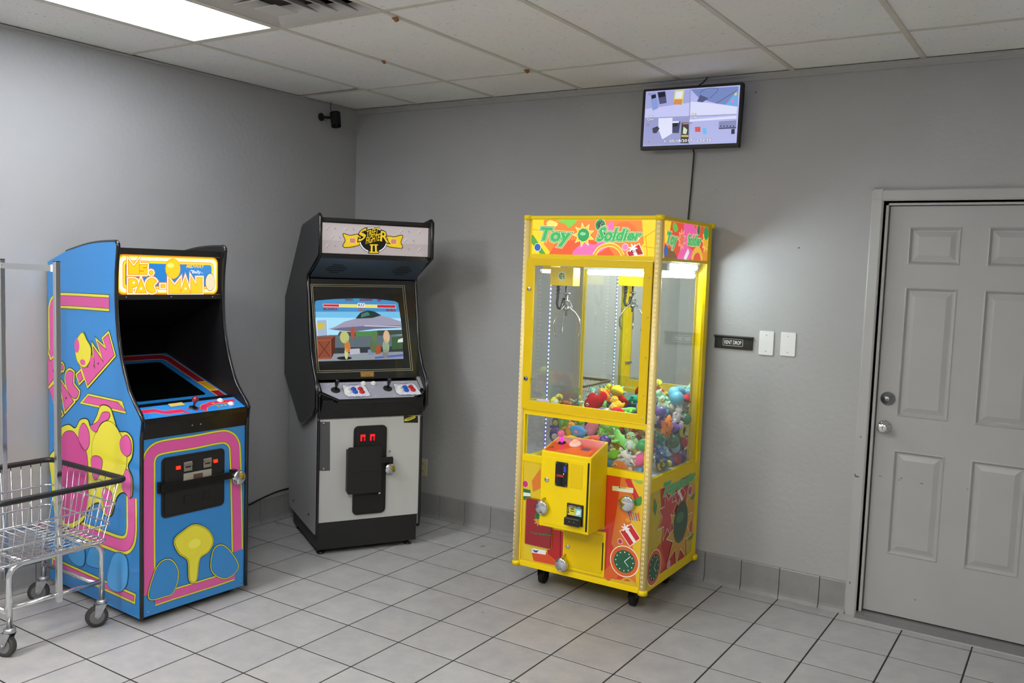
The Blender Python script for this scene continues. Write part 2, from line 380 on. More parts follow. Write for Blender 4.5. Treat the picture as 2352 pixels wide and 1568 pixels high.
for i in range(5):
    for k in range(7):
        if i in (1, 3) and k in (1, 3, 5): continue
        fm.add([(fx[i], dy, fz[k]), (fx[i+1], dy, fz[k]), (fx[i+1], dy, fz[k+1]), (fx[i], dy, fz[k+1])], [(0, 1, 2, 3)])
for a in (0, 5): fm.add([(fx[a], dy, .032), (fx[a], dy+.012, .032), (fx[a], dy+.012, 2.043), (fx[a], dy, 2.043)], [(0, 1, 2, 3)])
fm.build('door_face', DOORP, d1)
for (x0, x1) in PC:
    for (z0, z1) in PR:
        m = MB(); rings = [(0, 0), (.006, -.003), (.016, .009), (.022, .009), (.046, .0015)]
        for k, (ins, dep) in enumerate(rings):
            r = [(x0+ins, dy+dep, z0+ins), (x1-ins, dy+dep, z0+ins), (x1-ins, dy+dep, z1-ins), (x0+ins, dy+dep, z1-ins)]
            if k: m.add(pr_+r, [(i, (i+1) % 4, 4+(i+1) % 4, 4+i) for i in range(4)])
            pr_ = r
        m.add(pr_, [(0, 1, 2, 3)]); m.build('door_panel', DOORP, d1)
db = MB().lathe([(.034, 0), (.034, .006), (.030, .014), (.018, .018), (.018, .021), (.0, .021)], (3.534, dy, 1.106), (0, -1, 0)).build('deadbolt', STEEL, d1)
bx('keyhole', BLACK, db, 3.5328, 3.5352, dy-.0225, dy-.020, 1.100, 1.112)
kn = MB().lathe([(.033, 0), (.033, .005), (.026, .012), (.011, .016), (.011, .034), (.020, .040), (.027, .050), (.026, .060), (.018, .066), (0, .066)], (3.529, dy, .966), (0, -1, 0)).build('door_knob', CHROME, d1)
bx('keyhole', BLACK, kn, 3.5278, 3.5302, dy-.0675, dy-.065, .960, .972)
th = MB().prism([(.10, 0), (.10, .026), (-.0, .026), (-.035, .018), (-.060, .006), (-.062, 0)], 'x', 3.461, 4.267)
struct(th.build('trim_4', mat('#8d8d8e', .35, .6, noise=.05)))
# ------------------------------------------------------------------ ceiling fittings
def troffer(i, j, s, label):
    x0, x1, y1, y0 = xs[i], xs[i+1], ys[j], ys[j+1]
    t = thing('ceiling_light', label, 'ceiling light', ((x0+x1)/2, (y0+y1)/2, H), 0)
    a, b = (x1-x0)/2, (y1-y0)/2
    f = MB(); fr = .02
    f.box(-a+bw, a-bw, -b+bw, -b+bw+fr, -.001, .006); f.box(-a+bw, a-bw, b-bw-fr, b-bw, -.001, .006)
    f.box(-a+bw, -a+bw+fr, -b+bw+fr, b-bw-fr, -.001, .006); f.box(a-bw-fr, a-bw, -b+bw+fr, b-bw-fr, -.001, .006)
    f.build('frame', TBAR, t)
    em = mat('#f1f6ff' if (i, j) == (1, 2) else '#fffaf3', .5, 0, s)
    bx('diffuser', em, t, -a+bw+fr, a-bw-fr, -b+bw+fr, b-bw-fr, .003, .006)
    bx('housing', mat('#d8d8d8'), t, -a+.005, a-.005, -b+.005, b-.005, .010, .08)
    return t
labs = {(1, 2): 'bright fluorescent ceiling panel light beside the square air vent'}
for k, (ij, s) in enumerate(TROF.items()):
    troffer(*ij, s, labs.get(ij, 'fluorescent ceiling panel light farther back in the room'))
    if ij not in labs: COL.objects[-1]
for o in COL.objects:
    if o.name.startswith('ceiling_light') and 'farther' in o['label']: o['group'] = 'ceiling lights farther back'
vx0, vx1, vy1, vy0 = xs[2]+bw, xs[3]-bw, ys[2]-bw, ys[2]-CP+bw
vt = thing('air_vent', 'square white ceiling air vent with stepped louvres beside the panel light', 'air vent', ((vx0+vx1)/2, (vy0+vy1)/2, H))
hw = (vx1-vx0)/2; VP = mat('#c4c2be', .45)
bx('backing', mat('#6a6866', .8), vt, -hw, hw, -hw, hw, .075, .08)
for k in range(5):
    a0 = hw-k*.058; a1 = a0-.046; z0, z1 = .002-k*.010, .036-k*.010
    if k == 4: a1 = .001; z1 = z0+.004
    m = MB(); q = lambda a, z: [(-a, -a, z), (a, -a, z), (a, a, z), (-a, a, z)]
    b_ = .012 if k == 0 else .004
    R = q(a0, z0)+q(a0-b_, z0)+q(a1, z1)+q(a1, z1+.002)+q(a0, z0+.003)
    m.add(R, [(r*4+i, r*4+(i+1) % 4, (r+1)*4+(i+1) % 4, (r+1)*4+i) for r in range(4) for i in range(4)]+[(16+i, 16+(i+1) % 4, (i+1) % 4, i) for i in range(4)])
    if k == 4: m.add(q(a0-b_, z0), [(0, 1, 2, 3)])
    m.build('louvre', VP, vt)
for k, (u, v, s) in enumerate(((908, 40, 1), (881, 140, .8), (1210, 160, 1))):
    d = ray(u, v); p = CAM+d*((H-.004-CAM.z)/d.z); m = MB(); r = .022*s
    m.add([(-r, 0, 0), (r*.9, -.01, -.001), (.2*r, r, -.010), (-.3*r, r*.5, -.018*s), (r*.4, .2*r, -.012)], [(0, 1, 4, 3), (1, 2, 4), (4, 2, 3), (0, 3, 2), (0, 1, 2)])
    o = m.build('paper_scrap', mat('#8a5a2c', .8, noise=.2), None, loc=p+Vector((0, 0, .001)))
    tag(o, 'torn scrap of brown paper stuck to a ceiling grid bar', 'paper scrap', 'brown scraps on the ceiling bars')
# small marks of wear: nail holes in the wall, scuffs on the door, specks on the floor
FL0 = Frame(0, 0, 0); DK = mat('#3c3836', .8); SCF = mat('#77736f', .7)
D = Decal(FL0, (0, 0, 0), (1, 0, 0), (0, 0, 1), None)
for u, v, r in ((1736, 212, .004), (1645, 436, .002), (1835, 569, .004), (1733, 447, .002), (795, 361, .003)): D.circ((u, v), r, DK, 0, n=7)
D.build('nail_holes', bpy.data.objects['wall_back'])['kind'] = 'stuff'
D = Decal(FL0, (0, dy-.0005, 0), (1, 0, 0), (0, 0, 1), None)
for u, v, a, b in ((2022, 1093, .011, .002), (2070, 1098, .003, .005), (2117, 1110, .008, .003), (2065, 1102, .004, .002), (2222, 1123, .004, .002), (2102, 1377, .003, .005)): D.circ((u, v), 1, SCF, 0, a, b, n=9)
D.build('scuff_marks', d1)['kind'] = 'stuff'
D = Decal(FL0, (0, -.0195, 0), (1, 0, 0), (0, 0, 1), None)
for u, v, a, b in ((1968, 1094, .012, .004), (1964, 1090, .003, .006), (1977, 1003, .003, .004), (1952, 1338, .003, .007)): D.circ((u, v), 1, mat('#5f5b58', .7), 0, a, b, n=9)
D.build('scuff_marks', bpy.data.objects['trim_3'])['kind'] = 'stuff'
D = Decal(FL0, (0, 0, 0), (1, 0, 0), (0, 1, 0), None)
for u, v, r in ((1110, 1254, .012), (1104, 1256, .008), (1142, 1275, .006), (1051, 1294, .005), (1109, 1406, .006), (638, 1204, .008), (746, 1301, .004), (1720, 1470, .004), (1012, 1212, .005)): D.circ((u, v), r, mat('#4a4644', .8), 0, 1, .6, n=7)
D.build('dirt_specks', fl)['kind'] = 'stuff'
# ------------------------------------------------------------------ things on the walls
WF = Frame(0, 0, 0)
PLATE = mat('#dcdcdc', .35)
for (x0, x1, z0, z1, lab) in ((2.889, 2.966, 1.272, 1.398, 'blank white wall plate right beside the black slot sign'), (3.002, 3.079, 1.276, 1.399, 'blank white wall plate closest to the grey door')):
    t = thing('wall_plate', lab, 'wall plate', ((x0+x1)/2, 0, (z0+z1)/2)); w, h = (x1-x0)/2, (z1-z0)/2
    m = MB().prism(rrect(-w, w, -h, h, .004, 2), 'y', -.006, 0); m.build('plate', PLATE, t, .002)
    for s in (-1, 1): MB().lathe([(.0035, 0), (.0035, .001), (0, .001)], (0, -.006, s*.042), (0, -1, 0), 8).build('screw', mat('#b5b5b5', .4), t)
t = thing('rent_slot', 'black metal drop slot flap lettered RENT DROP in white', 'mail slot', (2.7525, 0, 1.326), -.0)
bx('flap', BLACK, t, -.104, .104, -.010, 0, -.035, .026, bevel=.002)
bx('lip', BLACK, t, -.107, .107, -.020, 0, .024, .036, bevel=.003)
D = Decal(Frame(2.7525, 0, 0), (0, -.010, 1.326), (1, 0, 0), (0, 0, 1), (1620, 580, 5.225)); WT = mat('#e6e6e6', .5)
D.O = Vector((0, -.010, 0)); D.text('RENT DROP', [(-.048, .010), (.044, .010), (.044, -.010), (-.048, -.010)], WT, 1, .012, raw=True)
D.stroke(rrect(-.056, .052, -.018, .018, .004, 2), .0016, WT, 0, True, True)
D.build('lettering', t)
t = thing('wall_outlet', 'beige wall socket plate low on the wall by the black and grey cabinet', 'outlet', (.663, 0, .328))
MB().prism(rrect(-.035, .035, -.058, .058, .004, 2), 'y', -.006, 0).build('plate', mat('#c9c3a0', .4), t, .0015)
for s in (-1, 1):
    r = MB().prism([(.017*math.cos(a*.393)*1.0, s*.024+.0155*math.sin(a*.393)) for a in range(16)], 'y', -.009, -.005).build('socket', mat('#bfb890', .45), t)
    for q in (-.006, .006): bx('slot_hole', BLACK, r, q-.001, q+.001, -.0095, -.0088, s*.024-.002, s*.024+.006)
# television
TVX, TVZ, TVY = 2.4785, 2.5105, -.1
tv = thing('monitor', 'flat black monitor showing four security camera views high on the wall', 'monitor', (TVX, TVY, TVZ)); tv.rotation_euler.y = .012
hw_, hh_ = .276, .1635
bz = MB(); bz.box(-hw_, hw_, 0, .035, hh_-.012, hh_); bz.box(-hw_, hw_, 0, .035, -hh_, -hh_+.020); bz.box(-hw_, -hw_+.012, 0, .035, -hh_+.02, hh_-.012); bz.box(hw_-.012, hw_, 0, .035, -hh_+.02, hh_-.012)
bz.build('bezel', BLACK, tv, .002)
bx('back_shell', BLACK, tv, -hw_+.02, hw_-.02, .035, .060, -hh_+.03, hh_-.03)
bx('wall_bracket', BLACK, tv, -.05, .05, .06, .0999, -.06, .06)
TVE = lambda h, e=1.0: mat(h, .3, 0, e)
D = Decal(Frame(TVX, TVY, 0), (0, .004, TVZ), (1, 0, 0), (0, 0, 1), (1430, 160, 4.3545)); D.O = Vector((0, .004, TVZ))
S0, S1, Z0, Z1 = -hw_+.012, hw_-.012, -hh_+.02, hh_-.012
R = lambda a, b, c, d: [(a, c), (b, c), (b, d), (a, d)]
mx, mz = .0, .004
D.poly(R(S0, S1, Z0, Z1), TVE('#b9bdf2', .9), 0, raw=True)
ex = [(S0, mx, mz, Z1), (mx, S1, mz, Z1), (S0, mx, Z0, mz), (mx, S1, Z0, mz)]
# the four views, as plain light shapes
D.poly([(232, 232), (672, 200), (670, 330), (228, 400)], TVE('#a4a8dc', .95), 1)
D.poly([(228, 400), (670, 330), (668, 468), (222, 490)], TVE('#c3c7f4', .95), 1)
D.poly([(280, 245), (328, 235), (335, 285), (352, 320), (356, 390), (300, 415), (285, 330)], TVE('#8fa6e6', .8), 2)
D.poly([(284, 262), (330, 250), (334, 285), (290, 300)], TVE('#1c1d33', .6), 3)
D.poly([(345, 230), (425, 218), (440, 335), (370, 350)], TVE('#5d6190', .6), 2); D.poly([(352, 235), (420, 226), (428, 270), (362, 285)], TVE('#1a1b2e', .6), 3)
D.poly([(520, 212), (615, 205), (600, 345), (508, 350)], TVE('#d9d37a', 1), 2); D.poly([(516, 300), (600, 298), (590, 352), (508, 350)], TVE('#d08a52', 1), 3); D.poly([(535, 225), (600, 220), (592, 285), (525, 290)], TVE('#dfe3f4', 1), 4)
D.poly([(678, 197), (1156, 162), (1150, 360), (940, 335), (770, 290)], TVE('#7b8fc9', .85), 1)
D.poly([(678, 320), (860, 330), (1148, 365), (1142, 438), (676, 462)], TVE('#d9dcfa', .95), 2)
D.poly([(775, 250), (860, 285), (800, 325), (745, 318)], TVE('#5b6290', .7), 3); D.stroke([(770, 235), (830, 190), (930, 182), (950, 205), (870, 285)], .0018, TVE('#34406b', .6), 3, sm=True)
D.poly([(1152, 190), (1148, 362), (1030, 348)], TVE('#6fa8dd', 1), 3); D.circ((1100, 310), .008, TVE('#e07ab4'), 4); D.circ((1130, 240), .007, TVE('#e0c870'), 4); D.stroke([(935, 335), (1156, 195)], .002, TVE('#3a4068', .6), 4)
D.poly([(222, 496), (664, 472), (660, 745), (212, 765)], TVE('#9aa0d4', .85), 1)
D.poly([(360, 490), (500, 482), (498, 640), (400, 700), (360, 600)], TVE('#dfe2fb', .95), 2)
D.poly([(498, 525), (580, 518), (565, 635), (500, 635)], TVE('#474c77', .6), 3); D.poly([(500, 520), (565, 516), (565, 532), (500, 536)], TVE('#e8e8f8', 1), 4); D.poly([(505, 540), (556, 538), (550, 570), (505, 575)], TVE('#15162a', .5), 4)
D.poly([(592, 530), (664, 528), (662, 735), (582, 735)], TVE('#3c3b3c', .7), 3); D.poly([(600, 535), (662, 533), (662, 545), (600, 547)], TVE('#e06a4a', 1), 4); D.poly([(592, 655), (662, 655), (662, 672), (590, 672)], TVE('#d2b45c', 1), 4); D.poly([(612, 570), (650, 600), (640, 645), (605, 640)], TVE('#c8d6bc', 1), 4); D.poly([(300, 590), (350, 570), (372, 590), (340, 640), (305, 638)], TVE('#3b3d58', .6), 3)
D.poly([(668, 520), (1140, 478), (1136, 730), (662, 745)], TVE('#aeb4e6', .95), 1); D.poly([(668, 500), (1140, 455), (1140, 482), (668, 520)], TVE('#dcdffa', .95), 2)
D.poly([(726, 572), (780, 570), (782, 620), (728, 622)], TVE('#d2504e', 1), 2); D.poly([(800, 582), (838, 580), (846, 640), (810, 645)], TVE('#68b4e6', 1), 2)
D.poly([(965, 515), (1140, 500), (1138, 580), (965, 590)], TVE('#8d92c4', .8), 2); D.poly([(965, 578), (1138, 568), (1138, 580), (965, 590)], TVE('#40446a', .6), 3)
for k in range(5): D.circ((985+k*32, 560), .0035, TVE('#2c3050', .6), 4, n=10)
D.poly([(1090, 590), (1125, 585), (1125, 635), (1090, 640)], TVE('#2e3146', .6), 3)
D.stroke([(676, 197), (664, 745)], .0016, TVE('#3c3f66', .7), 5); D.stroke([(222, 492), (1142, 440)], .0016, TVE('#3c3f66', .7), 5)
WE, BE = TVE('#f4f4ff', 1.15), TVE('#101020', .4)
for s, Q in (('CH1', [(250, 466), (306, 463), (306, 484), (250, 487)]), ('CH3', [(250, 493), (310, 490), (310, 512), (250, 515)]), ('CH2', [(682, 440), (742, 436), (742, 458), (682, 462)]), ('CH4', [(682, 466), (742, 463), (742, 485), (682, 488)]),
             ('05/18/2017 12:02:55', [(475, 704), (890, 684), (890, 710), (475, 730)]), ('A', [(420, 708), (436, 707), (436, 730), (420, 731)])):
    D.text(s, Q, BE, 6, .06); D.text(s, Q, WE, 7, .01)
RE = TVE('#b02a4a', .9)
for q in ((268, 252), (257, 560), (686, 537)): D.stroke([(q[0]-9, q[1]+9), (q[0]-9, q[1]-9), (q[0], q[1]), (q[0]+9, q[1]-9), (q[0]+9, q[1]+9)], .0016, RE, 7)
D.circ((262, 727), .0025, TVE('#e02020', 1), 7, n=10)
o = D.build('screen', tv)
for v in o.data.vertices: v.co.z -= TVZ
bpy.context.view_layer.update()
CABLE = mat('#111112', .5)
m = MB().tube([(2.478, -.03, 2.36), (2.478, -.012, 2.33), (2.470, -.010, 2.15), (2.458, -.010, 1.9), (2.452, -.010, 1.7), (2.45, -.010, 1.3), (2.45, -.012, .9)], .0042, 8)
tag(m.build('power_cable', CABLE), 'black cable running down the wall below the monitor', 'cable')
m = MB().tube([(2.492, -.06, 2.668), (2.498, -.045, 2.685), (2.515, -.03, 2.70), (2.535, -.026, 2.724), (2.535, -.026, 2.80)], .003, 8)
tag(m.build('video_cable', CABLE), 'thin black cable rising from the monitor into the ceiling', 'cable')
# security camera on the left wall
sc_ = thing('security_camera', 'small black security camera on a round mount near the ceiling corner', 'security camera', (0, -.343, 2.628))
MB().lathe([(.026, 0), (.026, .006), (.020, .012), (0, .012)], (0, 0, 0), (1, 0, 0)).build('mount', BLACKM, sc_)
MB().tube([(.010, 0, 0), (.035, .03, 0), (.055, .055, 0)], .0085, 8).build('arm', BLACKM, sc_)
dv = Vector((.25, -.12, -.96)).normalized(); c0 = Vector((.062, .065, .028))
hb = MB().lathe([(0, 0), (.026, .001), (.030, .010), (.030, .075), (.027, .080), (.027, .070), (0, .070)], c0, dv).build('housing', BLACKM, sc_)
MB().lathe([(0, 0), (.034, .0), (.034, .004), (.032, .09), (.0325, .095), (.030, .09), (.030, .004), (0, .003)], c0-dv*.006+Vector((.003, 0, .0)), dv).build('sunshield', BLACKM, sc_)
MB().ell(c0+dv*.072, .012, 10, 6).build('lens', BLACKG, hb)
MB().tube([(.06, .06, .032), (.05, .045, .045), (.048, .040, .055), (.048, .040, .108)], .0022, 6).build('cable', BLACKM, sc_)
# cord along the left wall between the two cabinets
m = MB().tube(smooth([(.04, -1.55, .12), (.032, -1.2, .135), (.03, -.95, .150), (.026, -.86, .165), (.022, -.72, .186), (.020, -.60, .19), (.03, -.45, .19), (.12, -.3, .15)], False, 4), .0052, 8)
tag(m.build('power_cable', CABLE), 'black power cord sagging along the left wall between the two arcade cabinets', 'cord')
# ------------------------------------------------------------------ padlock (round, shrouded)
def padlock(name, label, pos, face, r=.036, spin=0, hasp=None):
    """round disc padlock; face = outward direction, spin turns its shackle gap about that direction"""
    f = Vector(face).normalized(); up = Vector((0, 0, 1)); s = f.cross(up).normalized() if abs(f.z) < .9 else Vector((1, 0, 0))
    t = thing(name, label, 'padlock', pos)
    t.rotation_mode = 'QUATERNION'
    rot = Matrix((s, f.cross(s).normalized()*-1, f)).transposed()
    t.rotation_quaternion = (Matrix.Rotation(spin, 3, f) @ rot).to_quaternion()
    n = 40; m = MB(); prof = [(.0, -.012), (.75, -.012), (.95, -.008), (1, 0), (.95, .008), (.75, .012), (.45, .0135), (.0, .0145)]
    def rr(k):                       # disc outline with a notch at the top for the shackle
        a = abs(((k/n*360+180) % 360)-180)
        return r*(.62 if a < 16 else (.8 if a < 24 else 1))
    vs = []
    for pr, h in prof: vs += [(math.sin(2*math.pi*k/n)*min(pr*r, rr(k)), math.cos(2*math.pi*k/n)*min(pr*r, rr(k)), h) for k in range(n)]
    m.add(vs, [(i*n+k, i*n+(k+1) % n, (i+1)*n+(k+1) % n, (i+1)*n+k) for i in range(len(prof)-1) for k in range(n)], 0, True)
    m.build('body', CHROME, t)
    MB().tube([(r*.55*math.sin(a), r*.72+r*.55*math.cos(a)*.45, 0) for a in [-1.9+3.8*i/8 for i in range(9)]], .0042, 8).build('shackle', STEEL, t)
    MB().lathe([(r*.34, .0135), (r*.34, .0155), (r*.28, .0165), (0, .0165)], (0, -r*.25, 0), (0, 0, 1), 14).build('cylinder', STEEL, t)
    return t
# ------------------------------------------------------------------ blue arcade cabinet
PF = Frame(.828, -2.235, 1.522); PW, PD = .588, .80
pac = thing('arcade_cabinet', 'blue arcade cabinet with pink and yellow stripes and a lit orange sign', 'arcade cabinet', (.828, -2.235, 0), 1.522)
ZA = (80, 520, 3.563); ZB = (80, 920, 2.9037); ZCt = (0, 920, 2.529)
PB = .036
BLUE = mat('#2d82c9', .28, coat=.3); PINK = mat('#d6559f', .3, coat=.3); YEL = mat('#dcd83a', .3, coat=.3); INK = mat('#1a1614', .4)
prof = [(0, PB), (0, .86), (-.012, .945), (.046, 1.010), (.095, 1.070), (.134, 1.148), (.164, 1.228), (.184, 1.310), (.196, 1.392), (.202, 1.497), (.200, 1.60), (.188, 1.695), (.186, 1.722), (.196, 1.734), (.215, 1.7365), (.34, 1.732), (.463, 1.718), (.63, 1.686), (.80, 1.632), (.80, PB)]
for s, nm in ((0, BLUE), (1, mat('#0d0d0f', .5))):
    a0, a1 = ((0, .019) if s == 0 else (PW-.019, PW))
    sp = MB().prism([(b, z) for b, z in prof], 'x', a0, a1).build('side_panel', nm, pac)
    am = (a0+a1)/2
    path = [(am, b, z) for b, z in smooth([(0.0, PB)]+prof[1:18], False, 3)]
    e = MB(); pr = [Vector(p) for p in path]
    tb = MB().tube(path, .0098, 8); tb.build('edge_trim', BLACKG, sp)
IN0, IN1 = .019, PW-.019
INB = mat('#0a0a0c', .55); PITCH_ = mat('#030303', .9, spec=.1)
bx('back_panel', INB, pac, IN0, IN1, PD-.015, PD, PB, 1.62)
MB().prism([(.22, 1.700), (.22, 1.712), (.80, 1.625), (.80, 1.613)], 'x', IN0, IN1).build('top_panel', INB, pac)
bx('floor_board', INB, pac, IN0, IN1, .01, PD-.015, PB, PB+.015)
# lit sign
mq = MB(); mq.box(IN0, IN1, .212, .232, 1.682, 1.712); mq.box(IN0, IN1, .206, .232, 1.474, 1.497)
mq.build('sign_retainer', BLACKM, pac)
for x in (.06, .29, .52): MB().lathe([(.003, 0), (.003, .0015), (0, .0015)], (x, .206, 1.486), (0, -1, 0), 8).build('screw', STEEL, pac)
E_ = lambda h, e=1.0: mat(h, .25, 0, e)
msign = bx('lit_sign', E_('#f7b416', .9), pac, IN0, IN1, .2145, .222, 1.497, 1.682)
D = Decal(PF, (0, .2145, 0), (1, 0, 0), (0, 0, 1), ZA)
A0, A1, Q0, Q1 = IN0+.0005, IN1-.014, 1.4975, 1.6815
D.poly([(IN0, Q0), (IN1, Q0), (IN1, Q1), (IN0, Q1)], BLACKM, 0, raw=True)
def rr_(i, r): return rrect(A0+i, A1-i, Q0+i, Q1-i, r, 5)
D.poly(rr_(.0, .03), E_('#f59a08', .95), 1, raw=True); D.poly(rr_(.006, .026), E_('#ffd21e', 1.15), 2, raw=True)
D.poly(rr_(.011, .024), E_('#fff0cf', 1.1), 3, raw=True); D.poly(rr_(.026, .020), E_('#f59a08', .95), 4, raw=True)
D.poly(rr_(.029, .018), E_('#ffd21e', 1.15), 5, raw=True); D.poly(rr_(.037, .015), E_('#f59a08', .95), 6, raw=True); D.poly(rr_(.039, .014), E_('#1f86d8', .85), 7, raw=True)
CR, OR, YL = E_('#fff0cf', 1.1), E_('#f28a05', .95), E_('#ffc414', 1.1)
def bxq(x0, y0, x1, y1, sl=0): return [(x0, y0), (x1, y0+sl*(x1-x0)), (x1, y1+sl*(x1-x0)), (x0, y1)]
blockword(D, [('M', bxq(762, 275, 848, 390)), ('S', bxq(852, 312, 914, 390)), ('.', bxq(932, 362, 962, 392)),
              ('P', bxq(764, 428, 836, 540)), ('A', bxq(822, 432, 906, 540)), ('C', bxq(905, 424, 1000, 542)), ('-', bxq(1028, 476, 1060, 496)),
              ('M', bxq(1092, 428, 1186, 546)), ('A', bxq(1186, 420, 1268, 546)), ('N', bxq(1272, 408, 1364, 544))], YL, CR, OR, .017, .006, 9, CR)
D.circ((1125, 345), .043, OR, 12, .95, 1.15); D.circ((1125, 345), .041, YL, 13, .95, 1.15); D.circ((1105, 318), .014, E_('#ffe27a', 1.1), 14, 1.3, .8)
D.circ((1430, 455), .030, INK, 12, .95, 1.5); D.circ((1430, 455), .0285, E_('#e9d9b0', 1), 13, .95, 1.5)
D.text('MIDWAY', [(1243, 311), (1384, 313), (1376, 340), (1235, 338)], E_('#f2c81c', 1.05), 9, .03)
D.text('"Bally', [(1272, 356), (1356, 358), (1352, 392), (1268, 390)], E_('#f4f6ff', 1.1), 9, .01); D.stroke([(1356, 380), (1372, 381)], .0016, E_('#f4f6ff', 1.1), 9)
D.build('sign_print', pac)
# hood under the sign, monitor bay
MB().prism([(.222, 1.474), (.232, 1.48), (.66, 1.30), (.66, 1.29)], 'x', IN0, IN1).build('hood', PITCH_, pac)
MB().prism([(.66, 1.30), (.68, 1.30), (.70, 1.15), (.68, 1.15)], 'x', IN0, IN1).build('bay_back', PITCH_, pac)
ms = .312; mb0, mz0 = .118, .985
bezel = MB().prism([(mb0, mz0), (.70, mz0+ms*(.70-mb0)), (.70, mz0+ms*(.70-mb0)-.01), (mb0, mz0-.01)], 'x', IN0, IN1).build('monitor_bezel', mat('#1f69a8', .15, coat=.6), pac)
Um, Vm = Vector((1, 0, 0)), Vector((0, 1, ms)).normalized()
D = Decal(PF, (0, mb0, mz0), Um, Vm, ZA); LN = .61
REDP, ORG = mat('#82142a', .2, coat=.5), mat('#e0a81c', .25, coat=.4)
D.poly(rrect(.03, .558, -.02, .575, .05), ORG, 0, raw=True); D.poly(rrect(.034, .554, -.02, .57, .048), REDP, 1, raw=True)
D.poly(rrect(.072, .508, -.02, .515, .03), ORG, 2, raw=True); D.poly(rrect(.076, .504, -.02, .51, .028), mat('#1f69a8', .15, coat=.6), 3, raw=True)
D.poly([(.506, .085), (.554, .085), (.554, .2), (.506, .2)], mat('#d8a81e', .3), 4, raw=True)
for k in range(6): D.poly([(.512+k*.007, .095), (.515+k*.007, .095), (.515+k*.007, .19), (.512+k*.007, .19)], INK, 5, raw=True)
D.poly(rrect(.085, .462, .05, .475, .02), mat('#030404', .08, coat=.8), 4, raw=True)
D.build('monitor_screen', bezel)
# control panel
cb, cz = -.008, .947
cp = MB().prism([(cb, cz), (.118, .997), (.118, .985), (.10, .97), (.0, .862), (cb, .925)], 'x', IN0, IN1).build('control_panel', BLACKG, pac)
Vc = Vector((0, .126, .050)).normalized()
D = Decal(PF, (0, cb, cz), (1, 0, 0), Vc, ZA)
D.poly([(IN0+.003, .006), (IN1-.003, .006), (IN1-.003, .108), (IN0+.003, .108)], mat('#2f86d2', .2, coat=.5), 0, raw=True)
PR_ = mat('#cf2f63', .25, coat=.4)
def band(p, lv): D.stroke(p, .034, ORG, lv, raw=True); D.stroke(p, .029, PR_, lv+1, raw=True)
band([(.03, .07), (.11, .07), (.13, .05), (.15, .04), (.235, .04)], 1); D.poly([(.235, .02), (.26, .008), (.235, .06)], PR_, 2, raw=True)
band([(.545, .075), (.42, .075), (.36, .055), (.335, .02)], 1)
for p in ((.30, .075), (.27, .05), (.33, .05), (.30, .028)): D.circ(p, .010, mat('#c23a44', .3), 2, raw=True, n=3)
D.poly([(.20, .082), (.275, .084), (.275, .112), (.20, .11)], mat('#c9b25c', .4), 5, raw=True)
for p in ((.42, .07), (.43, .04), (.45, .04), (.47, .04)): D.circ(p, .008, mat('#c99a1a', .3), 4, raw=True, n=5)
D.stroke([(.42, .061), (.53, .061)], .004, ORG, 4, raw=True)
D.build('panel_print', cp)
def onp(a, s, h=0): p = Vector((a, cb, cz))+Vc*s+Vector((1, 0, 0)).cross(Vc)*h; return p
Nc = Vector((1, 0, 0)).cross(Vc)
MB().lathe([(.020, 0), (.020, .003), (.012, .005), (0, .005)], onp(.30, .052), Nc).build('joystick_plate', BLACK, pac)
j = MB().tube([onp(.30, .052, .003), onp(.301, .054, .030)], .005, 8).build('joystick_shaft', BLACK, pac)
MB().ell(onp(.302, .056, .044), .0165, 14, 10).build('joystick_ball', mat('#7e1020', .15, coat=.6), pac)
for (a, s) in ((.473, .088), (.507, .045)):
    bt = MB().lathe([(.0155, 0), (.0155, .004), (.013, .006), (0, .006)], onp(a, s), Nc).build('button', mat('#e4e2e0', .3), pac)
    MB().lathe([(.0105, .004), (.0105, .009), (.009, .0105), (0, .0105)], onp(a, s), Nc).build('plunger', mat('#efeeec', .3), bt)
for (a, s) in ((.05, .095), (.05, .015), (.20, .062), (.36, .095), (.545, .02), (.24, .014)):
    MB().lathe([(.003, 0), (.003, .001), (0, .001)], onp(a, s), Nc, 8).build('bolt', STEEL, pac)
# apron below the panel and the front
MB().prism([(-.006, .925), (.002, .856), (.012, .856), (.012, .925)], 'x', IN0, IN1).build('apron', BLACKG, pac)
for a in (.265, .31): MB().lathe([(.005, 0), (.005, .002), (0, .003)], (a, -.002, .895), (0, -1, 0), 8).build('bolt', STEEL, pac)
fp = bx('front_panel', BLUE, pac, IN0, IN1, .004, .020, PB, .856)
D = Decal(PF, (0, .004, 0), (1, 0, 0), (0, 0, 1), ZB)
arch = smooth([(762, 1290), (757, 900), (758, 500), (760, 400), (790, 340), (860, 308), (1050, 278), (1230, 243), (1290, 248), (1325, 285), (1336, 360), (1345, 700), (1350, 1000)], False, 4)
D.stroke(arch, .071, INK, 0); D.stroke(arch, .068, YEL, 1); D.stroke(arch, .051, INK, 2); D.stroke(arch, .0485, PINK, 3)
bot = [(800, 1330), (920, 1290), (1190, 1207), (1330, 1160)]
D.stroke(bot, .058, INK, 4); D.stroke(bot, .055, YEL, 5); D.stroke(bot, .041, INK, 6); D.stroke(bot, .039, PINK, 7)
PYE, PBL = mat('#e3d938', .3, coat=.3), mat('#2f83c8', .3, coat=.3)
def blob(D, pts, fill, lv, edge=YEL, w=.012):
    p = smooth([D.q(x) for x in pts])
    D.stroke(p, w+.004, INK, lv, True, True); D.stroke(p, w, edge, lv+1, True, True); D.stroke(p, .0035, INK, lv+2, True, True); D.poly(p, fill, lv+3, raw=True)
blob(D, [(760, 1310), (800, 1140), (850, 1070), (910, 1070), (950, 1150), (920, 1270), (860, 1300)], PBL, 9)
blob(D, [(1180, 1130), (1190, 1000), (1240, 965), (1300, 1010), (1350, 1110), (1270, 1180)], PBL, 9)
